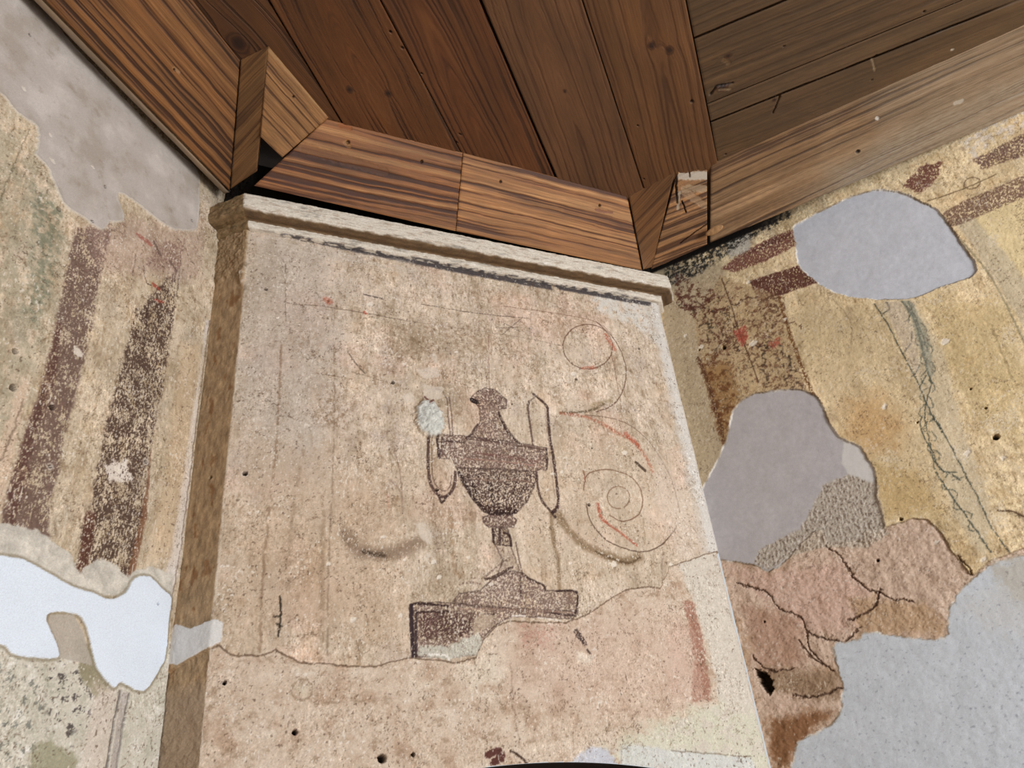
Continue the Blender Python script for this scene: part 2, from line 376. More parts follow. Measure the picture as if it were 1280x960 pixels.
    halo = S([(-40, 652), (10, 655), (45, 662), (70, 680), (86, 690), (100, 716), (112, 705), (128, 698), (146, 706), (160, 722), (172, 712), (190, 708), (216, 718), (216, 752), (168, 745), (110, 745), (50, 720), (-40, 702)], soft=0.003, rag=0.010, seed=35)
    cv.blend(halo, c8(200, 192, 178) * (1 + 0.25 * cv.N(0.04, 5, 135, 1, 0.7)[..., None]), 0.95); cv.h += halo * (0.001 + 0.004 * cv.N(0.04, 5, 135, 1, 0.7))
    white = cv.sdf(curve([(-60, 688), (0, 695), (27, 699), (52, 712), (89, 733), (113, 740), (137, 749), (158, 740), (168, 723), (186, 721), (203, 737), (214, 747), (211, 774), (207, 819), (199, 836), (179, 864), (151, 853), (141, 859), (120, 833), (107, 781), (93, 767), (62, 766), (58, 778), (69, 802), (72, 822), (34, 821), (14, 816), (0, 805), (-60, 790)], 3, True), rag=0.003, rs=0.03, seed=36, m=0.2)
    m = 1 - sst(-0.0015, 0.0015, white)
    cv.c = cv.c * (1 - m[..., None]) + m[..., None] * (c8(224, 235, 250) * (1 + 0.02 * cv.N(0.1, 4, 37)[..., None]))
    edge = (1 - sst(0.001, 0.006, np.abs(white - 0.004))) * (1 - m); cv.blend(edge, c8(140, 126, 100), 0.6)
    cv.h = cv.h * (1 - 0.8 * m) + m * 0.003; cv.r[white < 0] = 2
    q = S([(62, 768), (92, 768), (104, 790), (116, 832), (74, 822), (70, 800), (60, 780)], soft=0.002) * (1 - m); cv.blend(q, c8(178, 166, 152), 0.85)
    cv.c *= (1 + 0.035 * perlin(cv.U / 0.004, cv.Z / 0.004, 3))[..., None]
    cv.blend(sst(2.325, 2.345, cv.Z), c8(50, 42, 34))  # wall top painted dark so the hollow behind the cornice board looks unlit
    for p, r in (((19, 439), 0.008), ((16, 484), 0.009), ((65, 509), 0.008), ((74, 261), 0.007), ((131, 234), 0.005), ((37, 44), 0.004), ((240, 276), 0.004), ((115, 277), 0.004), ((239, 346), 0.004), ((197, 755), 0.003), ((90, 915), 0.006)): cv.hole_at(p, r)
    cv.hole_at((183, 577), 0.006, halo=0.010); cv.hole_at((63, 583), 0.0045, halo=0.008)
    for p, r in (((66, 203), 0.007), ((63, 170), 0.005), ((100, 443), 0.014), ((30, 112), 0.006), ((150, 590), 0.012), ((116, 210), 0.005)): cv.chip(p, r)
    return cv.build('wall_left', straight(P0, DL, NL), (M_PLASTER,), {
        1: ('plaster_patch', 'smooth pinkish grey filler patch under the cornice', M_PATCH),
        2: ('plaster_patch', 'bright white filler patch with a notch', M_PATCH)})

# ================================================================== MIDDLE WALL (a shallow breast across the corner)
_path = [P0, P1, P2, P3]
_ds = 0.001
_us = np.arange(-RS, (P2[0] - P1[0]) + 0.09 + 1e-6, _ds)
_LC = P2[0] - P1[0]
def _raw(u):
    x = np.where(u < 0, P1[0] + (P0[0] - P1[0]) * (-u / RS), np.where(u < _LC, P1[0] + u, P2[0] + (P3[0] - P2[0]) * (u - _LC) / 0.09))
    y = np.where(u < 0, P1[1] + (P0[1] - P1[1]) * (-u / RS), np.where(u < _LC, P1[1], P2[1] + (P3[1] - P2[1]) * (u - _LC) / 0.09))
    return x, y
def _smooth(sig, um):
    k = np.arange(-40, 41) * 0.001; ker = np.exp(-(k / sig) ** 2 / 2); ker /= ker.sum()
    ue = np.arange(-RS - 0.08, _LC + 0.17 + 1e-6, _ds); x, y = _raw(ue)
    return ue[40:-40], np.convolve(x, ker, 'valid'), np.convolve(y, ker, 'valid')
_uA, _xA, _yA = _smooth(0.004, 0); _uB, _xB, _yB = _smooth(0.012, 0)
def breast_pos(U):
    a = (U > 0.5)
    x = np.where(a, np.interp(U, _uB, _xB), np.interp(U, _uA, _xA)); y = np.where(a, np.interp(U, _uB, _yB), np.interp(U, _uA, _yA))
    e = 0.002
    x2 = np.where(a, np.interp(U + e, _uB, _xB), np.interp(U + e, _uA, _xA)); y2 = np.where(a, np.interp(U + e, _uB, _yB), np.interp(U + e, _uA, _yA))
    x1 = np.where(a, np.interp(U - e, _uB, _xB), np.interp(U - e, _uA, _xA)); y1 = np.where(a, np.interp(U - e, _uB, _yB), np.interp(U - e, _uA, _yA))
    d = np.dstack([x2 - x1, y2 - y1]); d /= np.maximum(np.linalg.norm(d, axis=2, keepdims=True), 1e-9)
    return np.dstack([x, y]), np.dstack([d[..., 1], -d[..., 0]])

def circle3(a, b, c):
    A = np.array([[b[0] - a[0], b[1] - a[1]], [c[0] - a[0], c[1] - a[1]]]) * 2
    r = np.array([b @ b - a @ a, c @ c - a @ a]); o = np.linalg.solve(A, r); return o, np.linalg.norm(a - o)
_pc = lambda p: on_v(p, P1, (1.0, 0.0))
_ac = _pc((648, 955)); ARCH_X = _ac[0]; ARCH_T = _ac[1]; ARCH_R = 2.6; ARCH_H = 0.52
def arch_z(u): return ARCH_T - ARCH_R + np.sqrt(np.maximum(ARCH_R ** 2 - (u - ARCH_X) ** 2, 0))

def middle_wall():
    px = _pc
    cv = Canvas(-RS - 0.02, _LC + 0.115, -0.10, TOP, 0.0025, px)
    cv.base((201, 180, 157), 50)
    S = lambda pts, **k: cv.poly(pts, **k)
    strip = cv.U < 0.0
    a = cv.N(0.3, 4, 51)
    cv.tint(sst(0, 0.4, a) * 0.8, (1.02, 0.97, 0.96))
    # mauve cast upper left, warm ochre lower left, yellower upper right
    cv.blend(S([(310, 290), (420, 300), (430, 520), (400, 640), (290, 600)], soft=0.12, rag=0.1, rs=0.2, seed=52), c8(186, 170, 156), 0.55)
    cv.blend(S([(300, 560), (500, 600), (510, 800), (270, 800)], soft=0.12, rag=0.1, rs=0.2, seed=53), c8(192, 160, 128), 0.5)
    cv.blend(S([(640, 540), (860, 560), (850, 700), (700, 740), (640, 700)], soft=0.1, rag=0.1, rs=0.2, seed=54), c8(198, 174, 146), 0.5)
    # faint brown soiling
    for pts, k in (([(395, 480), (440, 500), (430, 545), (395, 530)], 0.5), ([(360, 420), (400, 410), (400, 450), (372, 455)], 0.35), ([(480, 410), (650, 400), (640, 430), (500, 450)], 0.45), ([(405, 520), (435, 518), (430, 545)], 0.5), ([(420, 620), (480, 610), (500, 640), (450, 660)], 0.3), ([(355, 690), (390, 690), (385, 750), (350, 760)], 0.35), ([(665, 380), (740, 375), (750, 395), (700, 405)], 0.3), ([(650, 770), (860, 770), (850, 800), (700, 830)], 0.3)):
        cv.blend(S(pts, soft=0.04, rag=0.06, rs=0.06, seed=int(pts[0][0])) * sst(-0.15, 0.3, cv.N(0.02, 4, 57, 1, 0.7)), c8(140, 108, 78), k)
    # faint upright ruled bands
    for pts, w_, cc, k in (([(357, 330), (357, 400)], 0.0016, (96, 78, 62), 0.7), ([(357, 330), (348, 318)], 0.0014, (96, 78, 62), 0.5), ([(352, 430), (345, 560), (330, 700), (325, 815)], 0.004, (136, 104, 76), 0.55),
                       ([(418, 430), (417, 560), (411, 700), (409, 820)], 0.003, (132, 106, 82), 0.5), ([(404, 640), (402, 800)], 0.008, (150, 122, 92), 0.45), ([(380, 560), (366, 640), (360, 740)], 0.006, (150, 122, 96), 0.4),
                       ([(563, 640), (567, 700), (572, 720)], 0.008, (152, 118, 82), 0.55), ([(610, 420), (611, 455), (612, 486)], 0.002, (140, 104, 86), 0.6), ([(614, 400), (614, 450)], 0.0012, (140, 104, 86), 0.5)):
        cv.blend(cv.stroke(pts, w_, soft=w_ * 0.7, rag=0.006, rs=0.03, seed=int(pts[0][1])) * sst(-0.35, 0.1, cv.N(0.03, 3, 58)), c8(*cc), k)
    for i in range(26):        # small dark scribbles of the lost ornament
        r_ = random.Random(i); x = r_.choice([r_.uniform(365, 430), r_.uniform(365, 400), r_.uniform(440, 700), r_.uniform(345, 375)]); y = r_.uniform(395, 470) if x > 440 else r_.uniform(370, 790)
        pts = [(x, y)]
        for k in range(4): pts.append((pts[-1][0] + r_.uniform(-12, 12), pts[-1][1] + r_.uniform(-9, 9)))
        cv.blend(cv.stroke(pts, 0.0022, soft=0.002, rag=0.02, rs=0.02, seed=i) * sst(-0.1, 0.15, cv.N(0.012, 3, 59)), c8(104, 78, 56), 0.6)
    for pts, k in (([(350, 745), (351, 770), (348, 795)], 0.9), ([(348, 770), (343, 771)], 0.7), ([(346, 780), (352, 782)], 0.7)):
        cv.blend(cv.stroke(pts, 0.003, rag=0.006, rs=0.01), c8(58, 48, 38), k)
    # setting out lines and red touches near the top
    er = cv.N(0.011, 4, 60, 1.4, 0.75)
    for pts, w_, cc, k in (([(355, 377), (372, 381), (400, 382), (520, 403)], 0.0018, (110, 88, 70), 0.7), ([(455, 368), (478, 374)], 0.003, (70, 60, 54), 0.7), ([(527, 381), (600, 392), (660, 398)], 0.0018, (96, 76, 62), 0.8),
                       ([(520, 403), (640, 420), (702, 432)], 0.0014, (120, 98, 80), 0.5), ([(630, 383), (700, 392), (746, 402), (765, 418)], 0.0016, (120, 84, 62), 0.75), ([(627, 402), (650, 415)], 0.0018, (96, 76, 62), 0.6), ([(652, 398), (628, 418)], 0.0018, (96, 76, 62), 0.6), ([(620, 410), (650, 409)], 0.0025, (96, 76, 62), 0.5),
                       ([(435, 440), (445, 455), (456, 467)], 0.0028, (104, 88, 74), 0.75), ([(395, 466), (440, 474)], 0.002, (130, 104, 80), 0.5), ([(440, 465), (490, 479)], 0.002, (130, 104, 80), 0.6)):
        cv.blend(cv.stroke(pts, w_, soft=0.0018, rag=0.004, rs=0.03, seed=int(pts[0][0])) * (1 - sst(0.1, 0.3, er)), c8(*cc), k)
    cv.blend(cv.stroke([(408, 374), (412, 377)], 0.011, soft=0.008, rag=0.01, rs=0.02), c8(196, 86, 56), 0.8)
    cv.blend(cv.stroke([(455, 390), (457, 392)], 0.005, rag=0.005, rs=0.02), c8(190, 82, 56), 0.8)
    # --- right hand scrollwork
    def arc(cx, cy, r, a0, a1, n=24, ry=None):
        ry = ry or r; return [(cx + r * math.cos(math.radians(a)), cy - ry * math.sin(math.radians(a))) for a in np.linspace(a0, a1, n)]
    scroll = np.zeros_like(cv.U)
    def ink(pts, w_, cc, k, rag=0.003, soft=0.0016, er_t=0.25):
        nonlocal scroll
        m = cv.stroke(pts, w_ * 1.1 + 0.0004, soft=soft, rag=rag, rs=0.03, seed=int(pts[0][0]) % 50) * (1 - sst(er_t, er_t + 0.15, er)); cv.blend(m, c8(*cc), k); scroll = np.maximum(scroll, cv.stroke(pts, w_ + 0.004))
    brown = (104, 72, 52); red = (186, 82, 54)
    ink(arc(735, 433, 31, 0, 360, 40, 28), 0.0018, brown, 0.8)
    ink([(746, 402), (765, 420), (777, 440), (783, 465), (778, 490), (765, 507), (745, 515)], 0.0018, brown, 0.8)
    ink([(757, 418), (768, 436)], 0.009, red, 0.6, 0.006, 0.006, 0.05); ink([(728, 460), (744, 459)], 0.007, red, 0.6, 0.006, 0.005, 0.05)
    ink([(764, 440), (770, 470), (778, 515)], 0.0015, (130, 100, 80), 0.6)
    ink([(755, 505), (735, 514), (700, 516)], 0.004, (100, 82, 56), 0.75, 0.004, 0.004, 0.1)
    ink([(740, 507), (765, 500)], 0.008, (140, 116, 76), 0.5, 0.006, 0.008, 0.1)
    ink([(700, 517), (722, 519), (745, 526), (770, 540), (792, 552), (808, 572), (816, 590)], 0.006, (180, 96, 66), 0.65, 0.006, 0.006, 0.05)
    ink([(783, 543), (797, 556)], 0.010, red, 0.7, 0.006, 0.008, 0.1)
    ink([(732, 519), (770, 524), (800, 540), (822, 566), (840, 600), (850, 640)], 0.0016, (120, 92, 72), 0.7)
    ink(arc(773, 622, 14, -60, 280, 30), 0.0018, (136, 100, 72), 0.75)
    ink([(730, 612), (731, 600), (736, 592), (752, 587), (768, 588), (788, 596), (801, 612), (803, 632), (795, 646), (778, 652), (762, 644)], 0.0018, (122, 84, 60), 0.75)
    ink([(732, 602), (730, 592), (729, 588)], 0.0018, (168, 90, 60), 0.8)
    ink([(733, 630), (737, 650), (750, 668), (764, 679), (799, 690), (826, 682), (845, 660)], 0.0018, (92, 66, 50), 0.8)
    ink([(747, 630), (750, 645), (757, 653)], 0.006, red, 0.7, 0.006, 0.004, 0.1); ink([(757, 653), (778, 668), (796, 682)], 0.004, red, 0.7, 0.004, 0.003, 0.1)
    ink([(804, 648), (806, 680)], 0.003, (150, 124, 92), 0.5, 0.004, 0.004); ink([(829, 690), (827, 715), (832, 735)], 0.003, (140, 114, 96), 0.6, 0.004, 0.004)
    ink([(795, 578), (806, 588)], 0.006, (84, 66, 52), 0.85, 0.006)
    # swag, right and left, with hanging ribbons
    swag = (126, 98, 64)
    ink([(699, 644), (709, 661), (730, 682), (757, 694), (782, 702), (799, 696)], 0.014, swag, 0.62, 0.010, 0.010, 0.2)
    ink([(745, 690), (782, 704), (800, 697)], 0.004, (96, 70, 44), 0.7, 0.006, 0.004, 0.2)
    ink([(689, 640), (690, 660), (692, 680)], 0.007, swag, 0.6, 0.004, 0.005, 0.3); ink([(693, 685), (698, 700), (699, 738)], 0.006, swag, 0.55, 0.006, 0.006, 0.3)
    ink([(432, 668), (448, 686), (468, 692), (495, 690), (522, 678)], 0.020, (130, 104, 82), 0.65, 0.012, 0.016, 0.15)
    ink([(455, 690), (480, 695)], 0.006, (70, 54, 40), 0.7, 0.008, 0.006, 0.1)
    ink([(487, 600), (500, 612), (504, 640)], 0.0025, (150, 124, 104), 0.6, 0.004, 0.003); ink([(492, 560), (500, 590), (503, 625)], 0.002, (146, 116, 96), 0.5); ink([(485, 618), (486, 634)], 0.004, (190, 130, 100), 0.4, 0.004, 0.003)
    ink([(542, 500), (540, 470)], 0.002, (150, 124, 104), 0.5)
    # --- the urn
    er2 = cv.N(0.0085, 4, 61, 1.2, 0.8)
    er3 = cv.N(0.03, 4, 64, 1.0, 0.7)
    urn = np.zeros_like(cv.U); area_ = np.ones_like(cv.U) * 1.0
    dark = c8(88, 64, 58); mid = c8(112, 84, 76)
    def body(pts, col, k, thr=0.12, rag=0.005):
        thr -= 0.10
        nonlocal urn, area_
        d = cv.sdf(pts, rag=rag, rs=0.02, seed=62); area_ = np.minimum(area_, d)
        m = (1 - sst(-0.0015, 0.002, d)) * (1 - sst(thr, thr + 0.20, er2 + 0.35 * er3)); cv.blend(m, col, k); urn = np.maximum(urn, 1 - sst(0, 0.003, d))
        e = (1 - sst(0.0015, 0.0035, np.abs(d))) * (1 - sst(0.2, 0.4, er2)); cv.blend(e, c8(74, 54, 50), 0.45)
    body([(589, 497), (597, 489), (606, 485), (617, 486), (625, 492), (633, 499), (633, 510), (625, 512), (600, 512), (595, 505), (590, 503)], mid, 0.85, 0.1)
    body([(599, 512), (623, 513), (627, 522), (634, 535), (643, 548), (652, 555), (583, 549), (592, 541), (600, 528)], mid, 0.78, 0.05)
    body([(545, 543), (578, 545), (615, 549), (650, 554), (683, 560), (685, 575), (683, 588), (676, 586), (668, 590), (630, 586), (570, 585), (566, 574), (548, 572)], mid, 0.82, 0.08)
    body([(571, 585), (630, 587), (672, 590), (668, 608), (660, 625), (650, 637), (642, 643), (612, 643), (602, 638), (592, 625), (581, 606)], dark, 0.85, 0.06)
    body([(603, 646), (615, 643), (640, 644), (646, 650), (642, 659), (610, 659), (604, 653)], mid, 0.9, 0.12)
    body([(615, 660), (634, 660), (638, 670), (640, 682), (618, 680)], dark, 0.8, -0.02)
    body([(619, 681), (638, 682), (644, 697), (650, 716), (622, 720), (628, 700)], c8(140, 112, 98), 0.5, -0.05)
    body([(566, 752), (574, 742), (600, 738), (618, 722), (640, 713), (652, 716), (664, 724), (679, 731), (682, 738), (721, 739), (722, 768), (680, 765), (600, 760)], mid, 0.72, 0.05)
    body([(514, 755), (545, 752), (600, 757), (640, 761), (720, 764), (716, 774), (640, 770), (622, 780), (606, 796), (600, 818), (560, 822), (517, 821)], mid, 0.76, 0.05)
    def line(pts, w_, cc=(64, 44, 42), k=0.85, thr=0.25, rag=0.002):
        nonlocal urn
        m = cv.stroke(pts, w_ * 1.6, soft=0.0016, rag=rag * 1.5, rs=0.02, seed=5) * (1 - sst(thr - 0.1, thr + 0.12, er2 + 0.2 * er3)); cv.blend(m, c8(*cc), k); urn = np.maximum(urn, cv.stroke(pts, w_ + 0.002))
    # texture of the bowl: gadroons, dark neck of the bowl
    for k in range(7):
        x = 584 + k * 13; line([(x, 594), (x + (624 - x) * 0.25, 616), (x + (624 - x) * 0.55, 636)], 0.003, (70, 48, 44), 0.6, 0.1)
    line([(574, 592), (584, 610), (594, 625), (606, 638)], 0.005, (60, 42, 40), 0.8, 0.15); line([(612, 640), (630, 641), (644, 639)], 0.006, (58, 38, 36), 0.85, 0.2); line([(612, 606), (616, 622)], 0.006, (62, 42, 38), 0.75, 0.1); line([(590, 606), (600, 622)], 0.005, (66, 46, 42), 0.7, 0.1)
    line([(592, 598), (620, 601), (645, 600), (664, 602)], 0.003, (150, 118, 98), 0.5, 0.3); line([(603, 634), (640, 636)], 0.005, (74, 48, 42), 0.7, 0.2)
    line([(575, 573), (628, 577), (676, 583)], 0.0016, (172, 126, 108), 0.7, 0.5); line([(600, 549), (640, 556), (680, 562)], 0.0022, (92, 64, 56), 0.6); line([(595, 566), (640, 572), (672, 577)], 0.004, (124, 84, 74), 0.7, 0.2)
    line([(600, 513), (623, 512)], 0.003, (160, 132, 112), 0.7, 0.4); line([(590, 500), (596, 503)], 0.006, (48, 34, 34), 0.9)
    line([(623, 516), (628, 528), (634, 540), (646, 552)], 0.0025); line([(597, 530), (590, 541), (583, 548)], 0.0022, k=0.7)
    line([(546, 545), (549, 572)], 0.003, k=0.7); line([(553, 545), (551, 568)], 0.0016, k=0.6); line([(683, 560), (684, 586)], 0.0022, k=0.7); line([(555, 551), (580, 553)], 0.002, k=0.6)
    # handles: double outlined loops
    for off in (0, 4.5):
        line([(559 + off * .6, 497), (560 + off, 520), (563 + off * .6, 545)], 0.0016, (100, 76, 66), 0.7)
    line([(545, 486), (553, 489), (558, 498)], 0.0025, (110, 86, 74), 0.6, 0.1)
    line([(536, 545), (535, 570), (536, 592), (540, 608), (549, 619), (558, 620), (566, 612), (569, 600), (569, 590)], 0.0034, (84, 58, 52), 0.85)
    line([(540, 545), (540, 570), (540.5, 592), (544, 604), (551, 612), (558, 613), (563, 607), (565, 594)], 0.0012, (100, 76, 66), 0.7)
    line([(549, 620), (552, 628), (558, 621)], 0.0028)
    line([(667, 493), (672, 497), (679, 503), (684, 510), (685, 522), (687, 545), (690, 562), (692, 575), (695, 595), (698, 622), (696, 634), (690, 640)], 0.0036, (76, 52, 48), 0.88)
    line([(681, 510), (683, 530), (687, 562), (690, 590), (694, 622)], 0.0012, (150, 122, 104), 0.6, 0.5)
    line([(661, 502), (660, 512), (663, 535), (666, 556)], 0.0028, (96, 70, 62), 0.8); line([(661, 503), (664, 500), (668, 497)], 0.002, k=0.4)
    line([(671, 594), (673, 612), (678, 626), (686, 636), (692, 641), (697, 634)], 0.0032, (84, 60, 54), 0.85); line([(690, 640), (694, 646)], 0.0035)
    # foot details, plinth edges
    line([(616, 662), (617, 678)], 0.0026); line([(630, 666), (637, 669), (639, 682)], 0.0028); line([(624, 662), (625, 678)], 0.003, k=0.7)
    line([(645, 678), (649, 700), (653, 718)], 0.0016, (96, 70, 60), 0.75, 0.3); line([(607, 724), (620, 720), (640, 709)], 0.003, (84, 60, 52), 0.85); line([(605, 722), (617, 712), (633, 700)], 0.0022, (110, 84, 72), 0.65, 0.1)
    line([(653, 717), (664, 725), (679, 731), (681, 737)], 0.0026, (78, 56, 50)); line([(575, 731), (585, 728), (600, 729)], 0.0022, (110, 82, 70), 0.6, 0.1)
    line([(696, 739), (720, 740), (721, 760), (719, 766)], 0.0022); line([(680, 764), (700, 768), (720, 770)], 0.002, k=0.7); line([(514, 757), (522, 754), (560, 757)], 0.0026); line([(522, 765), (560, 764)], 0.0022, k=0.8)
    line([(514, 757), (515, 790), (517, 821)], 0.0045, (62, 46, 50), 0.92, 0.35); line([(520.5, 763), (520, 790), (520.5, 820)], 0.0026, (66, 50, 52), 0.85, 0.3)
    line([(575, 761), (640, 762), (715, 766)], 0.0018, (170, 134, 112), 0.6); line([(603, 768), (617, 768)], 0.002); line([(650, 720), (651, 745)], 0.0018, k=0.6)
    blk = S([(525, 766), (555, 765), (592, 770), (590, 790), (565, 800), (528, 798)], soft=0.01, rag=0.02, seed=66) * (1 - sst(0.02, 0.2, er2)); cv.blend(blk, c8(84, 54, 50), 0.7)
    for k in range(3): line([(532 + k * 6, 767), (533 + k * 6, 795)], 0.002, (124, 86, 80), 0.5)
    # --- whitened plaster by the right arris and under the moulding
    lw = S([(735, 352), (830, 362), (835, 410), (820, 430), (790, 405), (745, 388)], soft=0.02, rag=0.04, seed=67); cv.blend(lw * sst(-0.4, 0.1, cv.N(0.03, 4, 68)), c8(206, 200, 190), 0.85)
    lw = S([(804, 380), (1000, 380), (1000, 720), (880, 715), (862, 620), (845, 540), (826, 450)], soft=0.014, rag=0.03, seed=69)
    cv.blend(lw, c8(192, 178, 162), 0.7)
    cv.blend(sst(_LC - 0.065, _LC - 0.03, cv.U + 0.05 * cv.N(0.06, 5, 70, 1, 0.7)) * sst(0.7, 0.9, cv.Z), c8(206, 200, 192), 0.75)
    cv.blend(S([(820, 560), (870, 640), (880, 690), (850, 700), (815, 620)], soft=0.02, rag=0.04, seed=71), c8(206, 186, 168), 0.5)
    # smoky dark band below the moulding
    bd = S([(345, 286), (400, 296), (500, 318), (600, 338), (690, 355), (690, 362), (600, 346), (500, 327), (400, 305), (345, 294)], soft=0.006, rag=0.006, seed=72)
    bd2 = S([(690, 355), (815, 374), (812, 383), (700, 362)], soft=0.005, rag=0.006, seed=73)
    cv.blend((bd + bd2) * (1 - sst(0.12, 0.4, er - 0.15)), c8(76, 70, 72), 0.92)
    cv.blend(S([(320, 292), (520, 328), (520, 345), (420, 325), (318, 305)], soft=0.012, rag=0.02, seed=74) * sst(-0.2, 0.2, cv.N(0.02, 4, 75, 0.4)), c8(206, 190, 172), 0.5)
    # --- the upper coat has come away below: a step down to the older coat
    low = cv.sdf([(203, 829), (275, 806), (289, 819), (327, 819), (344, 812), (378, 829), (400, 829), (434, 833), (469, 833), (510, 822), (537, 824), (572, 828), (596, 821), (606, 798), (623, 781), (641, 776), (675, 778), (709, 778), (737, 767), (761, 750), (782, 737), (812, 733), (826, 735), (838, 708), (885, 692), (1100, 640), (1100, 1100), (100, 1100), (120, 860)], rag=0.006, rs=0.025, seed=76, m=0.3)
    ml = 1 - sst(-0.0012, 0.0012, low)
    cc = np.zeros_like(cv.c) + c8(200, 175, 151)
    def ct(m, col, k):
        nonlocal cc
        m = np.clip(m * k, 0, 1)[..., None]; cc = cc * (1 - m) + c8(*col) * m
    a = cv.N(0.10, 5, 77, 1, 0.65); ct(sst(0.0, 0.35, a), (208, 186, 164), 0.8); ct(sst(0.0, 0.35, -a), (178, 144, 116), 0.7)
    a = cv.N(0.04, 5, 78, 0.7, 0.7); ct(sst(0.1, 0.4, a), (216, 198, 176), 0.55); ct(sst(0.12, 0.4, -a), (150, 120, 92), 0.5)
    ct(S([(640, 785), (850, 760), (870, 830), (860, 900), (700, 880), (640, 860)], soft=0.08, rag=0.08, rs=0.1, seed=79), (202, 170, 148), 0.5)
    ct(S([(650, 780), (700, 780), (690, 810), (655, 805)], soft=0.03, rag=0.03, seed=80) * sst(-0.2, 0.2, er), (188, 128, 110), 0.6)
    ct(S([(855, 750), (868, 752), (880, 800), (890, 875), (866, 877), (868, 820)], soft=0.006, rag=0.02, seed=81) * sst(-0.4, 0.0, er), (158, 100, 78), 0.75)
    ct(S([(848, 770), (868, 790), (880, 875), (840, 872), (835, 800)], soft=0.02, rag=0.03, seed=82), (204, 168, 148), 0.45)
    ct(S([(846, 700), (886, 690), (1020, 700), (1020, 990), (960, 990), (760, 940), (900, 878), (884, 800), (868, 750)], soft=0.01, rag=0.025, rs=0.04, seed=83), (202, 191, 175), 0.85)
    ct(S([(690, 985), (760, 930), (820, 900), (890, 880), (1000, 900), (1000, 985)], soft=0.03, rag=0.06, rs=0.06, seed=84) * sst(-0.3, 0.1, a), (200, 194, 168), 0.85)
    ct(S([(700, 985), (722, 945), (740, 932), (760, 936), (775, 958), (800, 985)], soft=0.006, rag=0.012, seed=85), (186, 188, 200), 0.85)
    ct(S([(775, 985), (778, 930), (830, 935), (940, 946), (960, 985)], soft=0.006, rag=0.012, seed=86), (196, 198, 196), 0.7)
    ct(cv.stroke([(778, 930), (778, 975)], 0.002), (150, 134, 120), 0.5); ct(cv.stroke([(840, 938), (880, 941), (940, 946)], 0.002, rag=0.006), (130, 112, 90), 0.7)
    ct(cv.stroke([(640, 830), (643, 880), (650, 930)], 0.003, rag=0.01, soft=0.003), (150, 122, 100), 0.45)
    for p, q, rr in (((372, 862), (380, 868), 14),):
        ct(np.abs(cv.sdf(arc(378, 862, 13, 0, 350), closed=False, rag=0.008, seed=3)) < 0.003, (160, 134, 108), 0.7); ct(1 - sst(0.0, 0.028, cv.sdf([(378, 862), (379, 862)], closed=False)), (206, 192, 166), 0.6)
    ct(cv.stroke([(721, 790), (731, 803)], 0.010, rag=0.012, rs=0.012) * sst(-0.25, 0.0, er2), (78, 58, 56), 0.9)
    ct(cv.stroke([(735, 812), (738, 816)], 0.004), (80, 60, 52), 0.8); ct(S([(720, 815), (745, 818), (738, 830), (724, 826)], soft=0.008, rag=0.012), (220, 204, 184), 0.7)
    ct(S([(575, 830), (625, 815), (628, 850), (590, 865)], soft=0.02, rag=0.04, seed=87), (214, 198, 176), 0.7)
    ct(cv.stroke([(612, 943), (622, 938), (629, 946), (617, 952)], 0.010, rag=0.012, rs=0.02), (88, 42, 36), 0.85); ct(cv.stroke([(640, 938), (652, 946), (660, 956)], 0.004, rag=0.006), (60, 40, 30), 0.8)
    cv.c = cv.c * (1 - ml[..., None]) + cc * ml[..., None]
    cv.h -= ml * 0.006 - ml * 0.0055 * cv.N(0.045, 5, 88, 1, 0.72)
    lime = S([(525, 806), (560, 808), (598, 790), (604, 800), (599, 818), (560, 824), (524, 820)], soft=0.004, rag=0.014, seed=89) * (1 - ml); cv.blend(lime, c8(196, 194, 178), 0.75)
    cv.blend(cv.stroke([(536, 818), (556, 819), (562, 826)], 0.003, rag=0.004), c8(226, 218, 206), 0.9)
    cv.blend(S([(602, 765), (622, 770), (610, 785), (592, 795), (590, 780)], soft=0.005, rag=0.01, seed=90) * (1 - ml), c8(184, 160, 136), 0.85)
    cv.blend(cv.stroke([(640, 770), (656, 770)], 0.0025, rag=0.003), c8(232, 220, 208), 0.9); cv.blend(cv.stroke([(672, 772), (700, 776)], 0.002, rag=0.003), c8(226, 212, 198), 0.8)
    cv.blend(1 - sst(0.0008, 0.003, np.abs(low)), c8(104, 80, 60), 0.6)
    cv.grit(91)
    # --- left return: its own ochre brown limewash
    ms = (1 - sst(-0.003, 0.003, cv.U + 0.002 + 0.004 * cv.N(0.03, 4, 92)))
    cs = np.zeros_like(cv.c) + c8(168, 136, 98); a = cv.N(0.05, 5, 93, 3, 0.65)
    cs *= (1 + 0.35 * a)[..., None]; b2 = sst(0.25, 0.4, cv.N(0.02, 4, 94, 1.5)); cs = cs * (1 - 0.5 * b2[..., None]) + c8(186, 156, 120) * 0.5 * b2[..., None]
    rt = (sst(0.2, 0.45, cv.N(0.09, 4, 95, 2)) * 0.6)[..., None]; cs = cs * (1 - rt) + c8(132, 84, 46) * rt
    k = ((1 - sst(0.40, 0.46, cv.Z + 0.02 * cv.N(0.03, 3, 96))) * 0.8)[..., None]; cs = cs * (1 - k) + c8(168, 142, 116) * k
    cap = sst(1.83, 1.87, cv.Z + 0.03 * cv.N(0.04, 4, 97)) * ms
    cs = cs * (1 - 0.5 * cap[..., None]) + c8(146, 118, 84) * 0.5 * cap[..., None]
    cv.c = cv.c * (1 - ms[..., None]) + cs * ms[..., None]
    cv.h += cap * (0.010 + 0.012 * cv.N(0.035, 4, 98, 1, 0.7))
